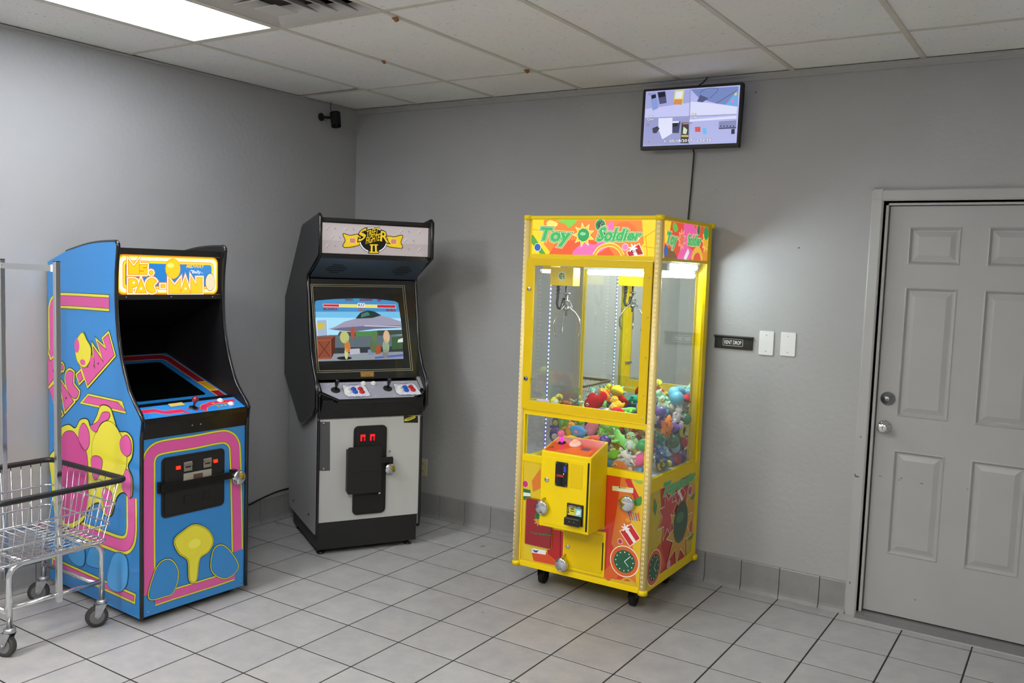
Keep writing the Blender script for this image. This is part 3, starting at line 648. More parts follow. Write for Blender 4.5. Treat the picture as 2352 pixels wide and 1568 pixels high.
blob(D, [(1030, 1190), (1020, 1060), (960, 1010), (930, 930), (990, 870), (1060, 830), (1140, 860), (1180, 930), (1150, 1000), (1090, 1050), (1070, 1190)], PYE, 13)
D.circ((1060, 950), .028, mat('#efe65a', .3), 17, 1.2, .8)
D.build('front_print', fp)
for (x, y) in ((755, 1410), (1083, 1308), (1373, 1212)):
    p = D.q((x, y)); MB().lathe([(.004, 0), (.004, .0015), (0, .002)], (p[0], .004, p[1]), (0, -1, 0), 8).build('bolt', STEEL, pac)
cdr = MB().prism(rrect(.108, .447, .477, .760, .022), 'y', -.002, .004).build('coin_door', BLACK, pac, .0015)
MB().prism(rrect(.122, .433, .49, .746, .012), 'y', -.006, -.002).build('coin_door_face', BLACKM, cdr, .002)
for a in (.240, .345):
    m = MB(); m.box(a-.022, a+.022, -.010, -.006, .681, .725); sl = m.build('coin_slot', ZINC, cdr, .001)
    bx('slot_hole', BLACK, sl, a-.014, a+.014, -.0112, -.0098, .698, .704); bx('slot_lip', STEEL, sl, a-.02, a+.02, -.016, -.010, .708, .716)
    bx('return_flap', BLACKG, cdr, a-.018, a+.018, -.008, -.006, .528, .566)
for a in (.189, .390): bx('reject_button', mat('#ff2a10', .3, 0, 2.4), cdr, a-.010, a+.010, -.012, -.006, .697, .712)
lb = bx('price_card', mat('#9a978c', .5), cdr, .218, .369, -.0075, -.006, .625, .671)
bx('card_mark', mat('#5a4038', .6), lb, .27, .32, -.008, -.0074, .632, .66)
bar = MB(); bar.box(.095, .50, -.022, -.014, .606, .640); bar.box(.088, .122, -.014, .004, .600, .652); bar.box(.478, .508, -.022, .004, .612, .646)
bar.build('security_bar', mat('#111113', .35, .4), pac, .0015)
for a in (.07, .52):
    for b in (.08, .72): MB().lathe([(.012, 0), (.022, .001), (.022, .010), (.006, .012), (.006, .05)], (a, b, 0), (0, 0, 1), 12).build('leveller', mat('#2a2a2a', .5), pac)
# side print
sp = [o for o in pac.children if o.name.startswith('side_panel')][0]
D = Decal(PF, (0, 0, 0), (0, -1, 0), (0, 0, 1), None)
def band2(pts, lv, close=False, w=.074):
    q = [D.q(p) for p in pts]
    D.stroke(q, w+.005, INK, lv, close, True); D.stroke(q, w, YEL, lv+1, close, True); D.stroke(q, w*.68, INK, lv+2, close, True); D.stroke(q, w*.63, PINK, lv+3, close, True)
za = lambda x, y: (80+x/3.563, 520+y/3.563); zb = lambda x, y: (80+x/2.9037, 920+y/2.9037); zc = lambda x, y: (x/2.529, 920+y/2.529)
band2(smooth([(121, 824), (120, 730), (121, 705), (130, 692), (160, 690.5), (251, 696)], False, 4), 0)
def para(pts, ins, lv):
    q = [Vector(D.q(p)) for p in pts]; c = sum(q, Vector((0, 0)))/4
    D.stroke([tuple(v) for v in q], .005, INK, lv, True, True); D.poly([tuple(v) for v in q], YEL, lv+1, raw=True)
    u = (q[1]-q[0]).normalized(); v = (q[3]-q[0]).normalized()
    r = [q[0]+(u+v)*ins, q[1]+(v-u)*ins, q[2]-(u+v)*ins, q[3]+(u-v)*ins]
    D.stroke([tuple(x) for x in r], .004, INK, lv+2, True, True); D.poly([tuple(x) for x in r], PINK, lv+3, raw=True)
para([za(437, 1367), za(715, 1427), za(748, 1530), za(368, 1447)], .018, 0)
para([zc(305, 907), zc(790, 1122), zc(786, 1182), zc(300, 962)], .013, 0)
band2(smooth([zc(765, 560), zc(766, 680), zc(765, 760), zc(752, 815), zc(715, 838), zc(620, 808), zc(340, 700)], False, 4), 0, w=.085)
# lettering along a diagonal
LT, LB, RTp, RB = Vector(D.q(za(120, 1330))), Vector(D.q(za(205, 1560))), Vector(D.q(za(603, 875))), Vector(D.q(za(652, 1052)))
def seg(x0, x1, y0=0, y1=1):
    f = lambda x, y: (LB.lerp(RB, x)).lerp(LT.lerp(RTp, x), y)
    return [f(x0, y1), f(x1, y1), f(x1, y0), f(x0, y0)]
class _Raw: pass
oq = D.q; D.q = lambda p: (p[0], p[1])
blockword(D, [('P', seg(0, .13)), ('A', seg(.11, .27)), ('C', seg(.25, .42)), ('-', seg(.44, .50, .35, .62)), ('M', seg(.535, .70)), ('A', seg(.68, .85)), ('N', seg(.84, 1, 0, 1.05)),
              ('M', seg(-.02, .14, 1.18, 2.0)), ('S', seg(.145, .24, 1.18, 1.75)), ('.', seg(.255, .30, 1.18, 1.4))], PINK, YEL, INK, .024, .006, 2, mat('#5a2050', .4))
D.q = oq
blob(D, [za(345, 940), za(395, 870), za(430, 930), za(465, 1000), za(455, 1100), za(410, 1150), za(360, 1110), za(340, 1030)], PYE, 7, w=.006)
D.circ(za(352, 975), .028, PINK, 11, .8, 1.2); D.circ(za(400, 1110), .02, PINK, 11, 1.2, .7); D.circ(za(475, 1105), .02, PINK, 11, .9, 1.2)
big = [zc(290, 330), zc(330, 270), zc(350, 170), zc(400, 140), zc(440, 160), zc(470, 112), zc(510, 110), zc(530, 150), zc(565, 90), zc(590, 30), zc(640, 40), zc(660, 90), zc(690, 175), zc(740, 185), zc(772, 230), zc(770, 320), zc(745, 380), zc(770, 450), zc(765, 560), zc(720, 530), zc(680, 560), zc(650, 660), zc(610, 660), zc(580, 590), zc(520, 620), zc(480, 700), zc(400, 740), zc(330, 700), zc(310, 560), zc(300, 440)]
q = smooth([D.q(p) for p in big]); D.stroke(q, .010, INK, 5, True, True); D.poly(q, YEL, 6, raw=True)
def pblob(pts, c, lv):
    q = smooth([D.q(p) for p in pts]); D.stroke(q, .005, INK, lv, True, True); D.poly(q, c, lv+1, raw=True)
pblob([zc(375, 190), zc(430, 180), zc(480, 260), zc(510, 320), zc(515, 480), zc(510, 620), zc(450, 690), zc(370, 690), zc(350, 450), zc(355, 270)], mat('#c8408f', .3, coat=.3), 8)
pblob([zc(465, 170), zc(490, 130), zc(520, 180), zc(520, 260), zc(490, 290), zc(462, 240)], PINK, 8)
pblob([zc(545, 230), zc(600, 130), zc(660, 130), zc(715, 220), zc(740, 330), zc(720, 430), zc(640, 470), zc(570, 440), zc(540, 330)], PYE, 8)
pblob([zc(530, 150), zc(575, 120), zc(600, 70), zc(640, 70), zc(635, 105), zc(590, 130), zc(565, 180)], PINK, 11)
pblob([zc(705, 230), zc(740, 200), zc(765, 240), zc(765, 300), zc(740, 320), zc(710, 290)], PINK, 11)
pblob([zc(535, 340), zc(570, 320), zc(600, 350), zc(580, 440), zc(550, 450)], PINK, 11)
pblob([zc(735, 400), zc(765, 440), zc(762, 560), zc(740, 540), zc(715, 500)], PINK, 11)
pblob([zc(600, 520), zc(650, 530), zc(655, 640), zc(620, 650)], PINK, 11)
LBL = mat('#4aa0e0', .3, coat=.3)
for pts in ([zc(395, 880), zc(440, 790), zc(490, 850), zc(490, 950), zc(440, 950)], [zc(505, 930), zc(530, 850), zc(580, 840), zc(590, 960), zc(530, 960)], [zc(625, 1060), zc(650, 920), zc(690, 880), zc(740, 920), zc(740, 1060), zc(690, 1110)]): pblob(pts, LBL, 5)
so_ = D.build('side_print', sp)
for v in so_.data.vertices: v.co.y = min(v.co.y, .7985)
padlock('padlock', 'round chrome padlock on the security bar of the blue cabinet', PF.wor((.512, -.028, .606)), PF.dirw((0, -1, 0)), .036, math.radians(-55))
# ------------------------------------------------------------------ black and grey arcade cabinet
SF_T = math.radians(59.4)
SFR = Frame(.73, -1.035, SF_T)
sf = thing('arcade_cabinet', 'black and grey fighting game arcade cabinet angled into the room corner', 'arcade cabinet', (.73, -1.035, 0), SF_T)
ZC = (630, 480, 3.7333); ZD = (640, 840, 3.4844)
GREY = mat('#b3b4b2', .4, noise=.02, nscale=6); GREYS = mat('#9b9c9d', .42); WINGM = mat('#1f2021', .42, noise=.05)
S0, S1 = -.014, .621
# feet, plinth
for a in (.03, .56):
    for b in (.04, .56): MB().lathe([(.022, 0), (.024, .008), (.008, .012), (.008, .04)], (a, b, 0), (0, 0, 1), 12).build('foot', BLACK, sf)
bx('plinth', mat('#141415', .5), sf, .0, .598, .002, .615, .03, .19, bevel=.002)
for s in (0, 1):
    a0, a1 = (S0, S0+.017) if s == 0 else (S1-.017, S1)
    pf = [(-.004, .132), (-.004, .75), (.0, .80), (-.012, .83), (-.014, .94), (.04, .985), (.09, 1.02), (.20, 1.50), (.72, 1.50), (.715, .50), (.69, .145), (.66, .118), (.09, .118), (.02, .118)]
    p = MB().prism(pf, 'x', a0, a1).build('side_panel', GREYS, sf)
    am = (a0+a1)/2
    MB().tube([(am, b, z) for b, z in smooth([(.02, .118), (-.002, .135), (-.004, .3), (-.004, .74), (.004, .795), (-.010, .83), (-.013, .94)], False, 4)], .0088, 8).build('edge_trim', BLACKG, p)
    # tall black wing
    o0, o1 = (-.036, S0) if s == 0 else (S1, S1+.022)
    wp = [(-.052, 1.72), (-.050, 1.925), (-.030, 1.938), (.034, 1.930), (.34, 1.888), (.37, 1.868), (.785, 1.45), (.775, .955), (.36, .722), (.31, .715), (.275, .722), (.03, .812), (-.028, .86), (-.030, .95), (-.012, 1.01), (.05, 1.07), (.121, 1.178), (.165, 1.35), (.215, 1.56), (.220, 1.59), (.205, 1.612)]
    w = MB().prism(wp, 'x', o0, o1).build('wing_panel', WINGM, sf, .003)
    om = (o0+o1)/2 if s == 0 else (o0+o1)/2
    MB().tube([(om, b, z) for b, z in wp[9:]+wp[:6]], .0112, 8).build('edge_trim', BLACKG, w)
bx('back_panel', BLACKM, sf, S0+.017, S1-.017, .70, .715, .12, 1.50)
MB().prism([(-.03, 1.905), (-.03, 1.925), (.03, 1.922), (.352, 1.872), (.715, 1.505), (.715, 1.49), (.345, 1.862), (.03, 1.908)], 'x', S0, S1).build('top_panel', mat('#161617', .5), sf)
# lit sign
mqb = .0
bx('sign_retainer', BLACKG, sf, S0, S1, -.028, .01, 1.896, 1.912); bx('sign_retainer', BLACKG, sf, S0, S1, -.030, .01, 1.700, 1.728)
for a in (.06, .235, .40, .55): MB().lathe([(.004, 0), (.004, .002), (0, .002)], (a, -.02, 1.700), (0, 0, -1), 8).build('screw', STEEL, sf)
MS = lambda h, e=.8: mat(h, .35, 0, e)
bx('lit_sign', MS('#b9aeae', .75), sf, S0, S1, -.012, -.004, 1.728, 1.896)
D = Decal(SFR, (0, -.012, 0), (1, 0, 0), (0, 0, 1), ZC)
LHI, LLO = MS('#d8d0d2', .95), MS('#9c9292', .62)
D.poly([(S0, 1.80), (S1, 1.80), (S1, 1.896), (S0, 1.896)], MS('#bdb3b4', .85), 0, raw=True)
for k in range(13):
    for r in range(4):
        x = 395+k*79+(0 if r % 2 else 38); y = 160+r*75+k*3.4
        if 700 < x < 990: continue
        up = (k+r) % 2 == 0
        p = [(x, y+20), (x+16, y), (x+38, y-22), (x+22, y+2)] if up else [(x, y-8), (x+12, y), (x+22, y+18), (x+8, y+8)]
        if x+38 > 1300: continue
        D.poly(p, LHI if up else LLO, 1); D.poly([(a+4, b+6) for a, b in p], LLO, 1) if up else None
SY, SK, SW, SPk = MS('#e8c423', .85), mat('#0a090b', .4), MS('#efe9ee', .95), MS('#d98f7e', .8)
for pts in ([(592, 214), (650, 228), (728, 218), (735, 270), (728, 305), (640, 325), (590, 318), (610, 270)], [(968, 235), (1030, 240), (1097, 228), (1082, 285), (1096, 330), (1030, 328), (965, 312), (975, 270)]):
    p = smooth([D.q(x) for x in pts]); D.stroke(p, .008, SK, 2, True, True); D.poly(p, SY, 3, raw=True)
for c in ((670, 270), (1022, 278)):
    c = D.q(c)
    for k in range(12):
        t = k*math.pi/6; D.stroke([(c[0]+.018*math.cos(t), c[1]+.014*math.sin(t)), (c[0]+.027*math.cos(t), c[1]+.021*math.sin(t))], .0025, MS('#f6e98a', .9), 4, raw=True)
    D.poly(rrect(c[0]-.017, c[0]+.017, c[1]-.013, c[1]+.013, .006, 3), SPk, 5, raw=True)
    for k in (-1, 0, 1): D.stroke([(c[0]+k*.008-.002, c[1]-.011), (c[0]+k*.008+.001, c[1]+.011)], .0013, MS('#8c4a40', .6), 6, raw=True)
c = D.q((848, 266)); D.circ(c, .086, SK, 6, 1, .86, raw=True, n=32); D.circ(c, .083, SW, 7, 1, .86, raw=True, n=32); D.circ(c, .077, SK, 8, 1, .86, raw=True, n=32)
for s, Q in (('S', [(730, 190), (790, 160), (780, 250), (720, 282)]), ('TREET', [(792, 188), (898, 155), (884, 212), (786, 236)]), ('FIGHTE', [(790, 242), (908, 208), (896, 270), (782, 300)]), ('R', [(914, 188), (968, 195), (976, 288), (906, 272)])):
    D.text(s, Q, SK, 9, .075); D.text(s, Q, SY, 10, .02)
D.poly([(806, 297), (894, 297), (890, 318), (886, 352), (896, 354), (896, 382), (804, 382), (806, 354), (816, 352), (812, 318)], SK, 9.5)
for pts in ([(815, 302), (888, 302), (886, 312), (817, 312)], [(812, 365), (890, 365), (890, 376), (812, 376)], [(826, 312), (842, 312), (840, 365), (824, 365)], [(860, 312), (876, 312), (878, 365), (862, 365)]): D.poly(pts, SY, 11)
D.build('sign_print', sf)
# speaker panel under the sign
sb0, sz0, sb1, sz1 = -.022, 1.700, .205, 1.588
spk = MB().prism([(sb0, sz0), (sb1, sz1), (sb1, sz1+.012), (sb0, sz0+.012)], 'x', S0, S1).build('speaker_panel', mat('#3a4652', .35, noise=.03), sf)
Vs = Vector((0, sb0-sb1, sz0-sz1)).normalized()
for cx in (.105, .50):
    for k, hl in enumerate((.028, .05, .062, .05, .03)):
        o = Vector((cx, sb1, sz1))+Vs*(.075+k*.024); n = Vs.cross(Vector((1, 0, 0)))
        m = MB(); q = [o+Vector((sx*hl, 0, 0))+Vs*(sy*.0045) for sx, sy in ((-1, -1), (1, -1), (1, 1), (-1, 1))]
        nn = Vector((1, 0, 0)).cross(Vs); nn = nn if nn.z < 0 else -nn
        m.add([p+nn*.0012 for p in q]+[p-nn*.003 for p in q], [(0, 1, 2, 3), (4, 5, 6, 7)]+[(i, (i+1) % 4, 4+(i+1) % 4, 4+i) for i in range(4)])
        m.build('speaker_slot', BLACKM, spk)
# monitor glass, sloping
gb0, gz0, gb1, gz1 = .075, 1.005, .205, 1.580
Vg = Vector((0, gb1-gb0, gz1-gz0)); GLn = Vg.length; Vg.normalize()
bzl = MB().prism([(gb0, gz0), (gb1, gz1), (gb1+.012, gz1), (gb0+.012, gz0)], 'x', S0, S1).build('monitor_bezel', mat('#131312', .45, spec=.3), sf)
D = Decal(SFR, (0, gb0, gz0), (1, 0, 0), Vg, ZC)
LNC = mat('#c9c3a2', .4)
for ins in ((312, 645, 1114, 655, 1187, 1381, 369, 1402), (326, 659, 1100, 669, 1170, 1368, 383, 1387)):
    D.stroke([(ins[0], ins[1]), (ins[2], ins[3]), (ins[4], ins[5]), (ins[6], ins[7])], .0022, LNC, 1, True)
GE = lambda h, e=.9: mat(h, .2, 0, e)
edge = [(350, 792), (372, 783), (520, 772), (700, 765), (880, 772), (1035, 790), (1062, 806), (1072, 870), (1086, 960), (1098, 1130), (1106, 1284), (760, 1294), (378, 1306), (366, 1100), (352, 900), (347, 830)]
D.poly(edge, GE('#4a9bd8', .85), 2)
D.poly([(350, 880), (1074, 880), (1088, 990), (1098, 1130), (366, 1100)], GE('#74bfe8', .95), 3); D.poly([(352, 930), (1083, 935), (1094, 1060), (1098, 1130), (366, 1100)], GE('#a4dbf2', 1), 4)
D.poly([(360, 1080), (1096, 1080), (1106, 1284), (760, 1294), (378, 1306)], GE('#6d7c86', .6), 5)
D.poly([(370, 1220), (1102, 1210), (1106, 1284), (378, 1306)], GE('#97a1aa', .75), 6); D.poly([(520, 1190), (1102, 1175), (1102, 1222), (500, 1240)], GE('#3f464c', .45), 7)
# fence, plain grey aircraft, crates, vehicles
D.poly([(358, 955), (455, 950), (462, 1080), (364, 1090)], GE('#a9bfe0', .8), 6); D.poly([(360, 978), (428, 974), (430, 1024), (364, 1030)], GE('#d3c046', .9), 7)
for x in (360, 450): D.stroke([(x, 950), (x+8, 1085)], .004, GE('#dfe7f6', 1), 8)
D.poly([(460, 1030), (520, 1010), (600, 965), (690, 942), (900, 912), (980, 930), (1086, 965), (1092, 1018), (1000, 1016), (860, 1026), (700, 1050), (560, 1040)], GE('#a6a2bd', .8), 8, sm=False)
D.poly([(480, 1032), (560, 1018), (760, 1004), (1090, 998), (1092, 1018), (860, 1028), (680, 1052), (560, 1042)], GE('#77738f', .65), 9)
D.poly([(695, 940), (735, 890), (800, 868), (860, 880), (915, 912), (840, 934)], GE('#25453f', .5), 10); D.poly([(745, 900), (800, 880), (820, 910), (740, 930)], GE('#4f7f72', .7), 11)
D.stroke([(770, 1002), (1088, 1010)], .003, GE('#e8e6f4', 1), 10)
D.poly([(560, 1050), (700, 1055), (900, 1040), (1095, 1035), (1096, 1075), (800, 1090), (540, 1085)], GE('#4c5a52', .5), 7); D.poly([(690, 1050), (880, 1045), (885, 1085), (700, 1095)], GE('#5f9a58', .6), 8)
D.poly([(365, 1098), (520, 1088), (518, 1220), (486, 1284), (370, 1288)], GE('#8c4a34', .75), 10); D.poly([(485, 1120), (520, 1088), (518, 1222), (486, 1284)], GE('#5f2f22', .6), 11)
D.stroke([(372, 1128), (482, 1122), (484, 1275), (374, 1282)], .005, GE('#a55c42', .8), 11, True); D.stroke([(374, 1275), (480, 1130)], .005, GE('#6d3626', .6), 11); D.stroke([(374, 1135), (480, 1272)], .005, GE('#6d3626', .6), 11)
D.poly([(640, 1200), (730, 1195), (735, 1240), (650, 1248)], GE('#b9b6c6', .8), 9); D.poly([(800, 1205), (855, 1200), (852, 1248), (802, 1250)], GE('#7d89a8', .8), 9)
D.poly([(1005, 1100), (1098, 1090), (1100, 1195), (1008, 1205)], GE('#3f6a44', .6), 8); D.poly([(860, 1170), (915, 1165), (910, 1240), (868, 1245)], GE('#b2552c', .75), 8); D.poly([(1060, 1120), (1100, 1105), (1102, 1140), (1055, 1145)], GE('#cfd2d8', .9), 9)
D.poly([(860, 1268), (1104, 1242), (1106, 1262), (862, 1284)], GE('#5a66b4', .7), 9); D.circ((600, 1278), .028, GE('#2c2a24', .4), 8, 1.6, .35)
for (cx, cy, h_, sx, sy) in ((600, 1100, '#b8bf78', 1.15, 1.5), (625, 1180, '#c77a3a', .75, 1.5), (615, 1240, '#c5c884', .45, 1.4), (960, 1095, '#d8b48e', .85, 1.6), (955, 1180, '#8fa58a', .9, 1.7), (950, 1240, '#7d7f80', .8, 1.1), (855, 1110, '#5f7a50', .7, 1.6), (845, 1180, '#587048', .8, 1.5), (670, 1060, '#b0503a', .5, 1.5)):
    D.circ((cx, cy), .024, GE(h_, .8), 12, sx, sy)
D.poly([(414, 814), (1040, 822), (1042, 852), (418, 840)], GE('#e9e4d8', .9), 12)
for x0, x1, h_ in ((418, 553, '#d0252f'), (556, 710, '#e6de5a'), (775, 876, '#e6de5a'), (880, 1037, '#c8242e')):
    f0, f1 = (x0-414)/626, (x1-414)/626
    D.poly([(x0, 817+8*f0), (x1, 817+8*f1), (x1, 836+13*f1), (x0, 836+13*f0)], GE(h_, .9), 13)
D.poly([(712, 806), (772, 808), (773, 842), (712, 840)], GE('#f2f0ea', .9), 14); D.text('KO', [(718, 811), (766, 812), (767, 837), (718, 836)], GE('#31347a', .6), 15, .02)
RT_ = GE('#a8324a', .8)
for s, Q in (('BLANKA', [(420, 849), (540, 851), (540, 866), (420, 866)]), ('GUILE', [(956, 858), (1036, 860), (1036, 877), (956, 876)]), ('64', [(720, 849), (770, 850), (770, 874), (720, 873)]), ('HIGH', [(608, 771), (672, 770), (672, 785), (608, 786)]), ('60000', [(732, 770), (838, 772), (838, 788), (732, 787)]), ('2P', [(880, 775), (916, 778), (916, 793), (880, 791)])):
    D.text(s, Q, GE('#3a2030', .5), 14, .05); D.text(s, Q, GE('#e06a30', .9) if s == '64' else RT_, 15, .01)
D.build('game_screen', bzl)
D = Decal(SFR, (0, gb0, gz0), (1, 0, 0), Vg, ZC)
D.poly([(738, 1396), (853, 1393), (855, 1436), (742, 1438)], mat('#b98c3c', .4), 1); D.stroke([(743, 1400), (849, 1397), (851, 1432), (746, 1434)], .0012, INK, 2, True)
D.text('1 Coin', [(775, 1412), (820, 1411), (820, 1427), (775, 1428)], INK, 2); D.build('price_sticker', bzl)
gl = MB().prism([(gb0-.004, gz0), (gb1-.004, gz1), (gb1-.0015, gz1), (gb0-.0015, gz0)], 'x', S0+.002, S1-.002).build('front_glass', SCREEN_GLASS, sf)
# control panel
c0b, c0z, c1b, c1z = -.075, .905, .070, .995
Vk = Vector((0, c1b-c0b, c1z-c0z)); KL = Vk.length; Vk.normalize(); Nk = Vector((1, 0, 0)).cross(Vk)
outline = [(S0, KL), (S1, KL), (S1, .075), (.545, 0), (.085, 0), (S0, .075)]
pk = MB(); O = Vector((0, c0b, c0z)); top = [O+Vector((1, 0, 0))*a+Vk*t for a, t in outline]
pk.add(top+[p-Nk*.022 for p in top], [list(range(6)), list(range(6, 12))]+[(i, (i+1) % 6, 6+(i+1) % 6, 6+i) for i in range(6)])
cpn = pk.build('control_panel', BLACKG, sf, .003)
D = Decal(SFR, O, (1, 0, 0), Vk, ZD)
CPG = mat('#9b9aa6', .35, coat=.2); ins = [(.012, KL-.012), (.600, KL-.012), (.600, .080), (.536, .010), (.094, .010), (.012, .080)]
D.poly(ins, CPG, 0, raw=True)
for k in range(11):
    for r in range(4):
        x, y = .03+k*.056+(.028 if r % 2 else 0), .028+r*.038
        if x > .59 or (y < .075 and (x < .10 or x > .53)): continue
        up = (k+r) % 2; D.poly([(x-.011, y-.006), (x+.002, y), (x+.011, y+.007), (x-.002, y+.002)] if up else [(x-.008, y+.005), (x, y), (x+.007, y-.006), (x-.001, y-.001)], mat('#c4c4d0' if up else '#80808c', .4), 1, raw=True)
CPW, NAVY = mat('#d2d4dc', .35), mat('#23255a', .4)
for x in (.205, .512):
    D.poly([(x-.070, .135), (x+.058, .137), (x+.070, .115), (x+.082, .03), (x+.05, .022), (x-.055, .024), (x-.075, .05)], mat('#6a6a78', .4), 2, raw=True)
    D.poly([(x-.066, .131), (x+.055, .133), (x+.066, .112), (x+.077, .034), (x+.047, .026), (x-.052, .028), (x-.071, .052)], CPW, 3, raw=True)
    for y0, dz in ((.124, 1), (.030, -1)): D.stroke([(x-.05, y0), (x-.03, y0), (x-.022, y0+.007*dz), (x+.022, y0+.007*dz), (x+.03, y0), (x+.05, y0)], .003, NAVY, 4, raw=True); D.stroke([(x-.016, y0), (x+.016, y0)], .003, NAVY, 4, raw=True)
D.build('panel_print', cpn)
def kp(a, t, h=0): return O+Vector((1, 0, 0))*a+Vk*t+Nk*h
def kfind(x, y): return Decal.q(D, (x, y))
for (x, y) in ((455, 195), (872, 182)):
    a, t = kfind(x, y)
    MB().lathe([(.027, 0), (.027, .002), (.022, .004), (0, .004)], kp(a, t), Nk).build('joystick_plate', BLACKM, sf)
    MB().lathe([(.004, .0), (.0055, .02), (.009, .030), (.0125, .050), (.0125, .064), (.008, .071), (0, .072)], kp(a, t), (Nk+Vector((.04, .12, .1))).normalized(), 14).build('joystick', BLACKG, sf)
BW, BB_, BR_ = mat('#dedcd4', .3), mat('#2552b0', .25), mat('#b3202c', .25)
for (x, y, m_) in [(678, 143, BW), (758, 143, BW)]+[(x, y, m_) for xs_ in ((548, 598, 653), (965, 1010, 1057)) for x, y, m_ in zip(xs_, (188, 189, 187) if xs_[0] < 600 else (178, 175, 172), (BW, BB_, BR_))]+[(x, y, m_) for xs_ in ((558, 612, 667), (975, 1022, 1075)) for x, y, m_ in zip(xs_, (212, 212, 212) if xs_[0] < 600 else (202, 198, 195), (BW, BB_, BR_))]:
    a, t = kfind(x, y)
    b_ = MB().lathe([(.0165, 0), (.0165, .004), (.0145, .007), (0, .007)], kp(a, t), Nk, 16).build('button', m_, sf)
    MB().lathe([(.0115, .006), (.0115, .011), (.0095, .0125), (0, .0125)], kp(a, t), Nk, 14).build('plunger', m_, b_)
# dark undercut below the panel and the grey front
MB().prism([(-.055, .905), (.0, .800), (.0, .785), (.02, .785), (.06, .96), (-.04, .915)], 'x', S0+.017, S1-.017).build('apron', BLACKG, sf)
fpn = bx('front_panel', GREY, sf, S0+.017, S1-.017, 0, .016, .19, .79)
D = Decal(SFR, (0, 0, 0), (1, 0, 0), (0, 0, 1), ZD)
D.poly([(316, 446), (411, 446), (411, 838), (314, 840)], mat('#4b4c4e', .35), 0); D.build('cover_plate', fpn); D = Decal(SFR, (0, 0, 0), (1, 0, 0), (0, 0, 1), ZD)
D.poly([(1001, 396), (1114, 400), (1115, 455), (1002, 455)], INK, 0); GY = mat('#c8c23a', .4)
D.poly([(1005, 440), (1020, 420), (1085, 400), (1092, 415), (1040, 438)], GY, 1, sm=True); D.stroke([(1028, 430), (1084, 408)], .003, INK, 2); D.stroke([(1020, 425), (1070, 406)], .002, INK, 2)
D.build('maker_sticker', fpn)
for (x, y) in ((361, 462), (361, 825), (888, 682)):
    p = kq = D.q((x, y)); MB().lathe([(.007, 0), (.007, .002), (.004, .005), (0, .005)], (p[0], 0, p[1]), (0, -1, 0), 10).build('bolt', STEEL, sf)
cdoor = MB().prism(rrect(.199, .398, .219, .742, .028), 'y', -.010, 0).build('coin_door', mat('#0e0e0f', .4), sf, .002)
MB().prism(rrect(.210, .387, .23, .731, .02), 'y', -.0125, -.010).build('coin_door_face', BLACKM, cdoor, .001)
for a in (.251, .308):
    r = bx('reject_button', mat('#2a0507', .4), cdoor, a-.018, a+.018, -.016, -.012, .650, .698)
    rm = mat('#ff1420', .3, 0, 2.2); bx('red_lamp', rm, r, a-.014, a+.014, -.0172, -.016, .680, .692); bx('red_lamp', rm, r, a-.014, a-.006, -.0172, -.016, .655, .681)
    bx('red_lamp', mat('#c01018', .3, 0, 1.2), r, a+.006, a+.014, -.0172, -.016, .655, .681)
    bx('coin_slot', BLACKG, cdoor, a-.022, a+.022, -.018, -.012, .495, .545, bevel=.001); bx('slot_rim', mat('#1b1b1c', .3), cdoor, a-.024, a+.024, -.0195, -.018, .537, .541)
bx('coin_lid', BLACKG, cdoor, .213, .350, -.020, -.012, .385, .470, bevel=.002)
MB().lathe([(.009, 0), (.009, .004), (.006, .007), (0, .007)], (.358, -.0125, .341), (0, -1, 0), 12).build('key_lock', CHROME, cdoor)
sb = MB(); sb.prism([(.158, .36), (.158, .612), (.166, .624), (.362, .624), (.362, .35), (.168, .35)], 'y', -.034, -.026); sb.box(.158, .176, -.03, 0, .365, .61); sb.box(.205, .35, -.036, -.034, .48, .60)
sb.build('security_plate', mat('#131314', .45), sf, .003)
hs = MB(); hs.box(.362, .43, -.032, -.026, .52, .555); hs.box(.395, .432, -.034, 0, .50, .548); hs.build('hasp', BLACKG, sf, .001)
for (b, z) in ((.16, .20), (.56, .18)): MB().lathe([(.008, 0), (.008, .003), (0, .004)], (S0, b, z), (-1, 0, 0), 10).build('bolt', BLACK, sf)
padlock('padlock', 'round chrome padlock hanging from the hasp of the grey cabinet coin door', SFR.wor((.408, -.050, .487)), SFR.dirw((0, -1, 0)), .033, 0)

# ------------------------------------------------------------------ yellow claw machine
CT = .013; CR_ = Frame(1.896, -.757, CT); CW, CDp, CB, CTp = .734, .688, .13, 1.949
cl = thing('claw_machine', 'tall yellow claw machine full of plush toys with lit colourful signs', 'claw machine', (1.896, -.757, 0), CT)
ZE = (1180, 470, 4.752); ZG = (1160, 960, 3.484)
YB = mat('#ecce00', .38, noise=.02, nscale=4, spec=.3); YD = mat('#dfbe00', .38, spec=.3)
MIR = .60
# posts, rails, deck
for a, b in ((0, 0), (CW-.03, 0), (0, CDp-.05), (CW-.045, CDp-.05)):
    w_ = .03 if b == 0 else (.055 if a == 0 else .045)
    bx('corner_post', YB, cl, a, a+w_, b, b+(.03 if b == 0 else .05), CB, CTp-.018)
bx('top_cap', YB, cl, -.006, CW+.006, -.006, CDp+.004, CTp-.018, CTp, bevel=.004)
for a, b in ((.006, .006), (CW-.008, .006), (CW-.008, CDp-.01)):
    MB().lathe([(.024, 0), (.024, .022), (.02, .025), (0, .025)], (a, b, CTp-.022), (0, 0, 1), 16).build('corner_cap', YB, cl)
    MB().lathe([(.024, 0), (.024, .022), (.02, .025), (0, .025)], (a, b, CB-.002), (0, 0, 1), 16).build('corner_cap', YB, cl)
bx('base_deck', YB, cl, .0, CW, .0, CDp, CB, CB+.028, bevel=.002)
bx('rail', YB, cl, .03, CW-.03, .0, .03, 1.735, 1.757); bx('rail', YB, cl, .03, CW-.03, .0, .03, .932, .958)
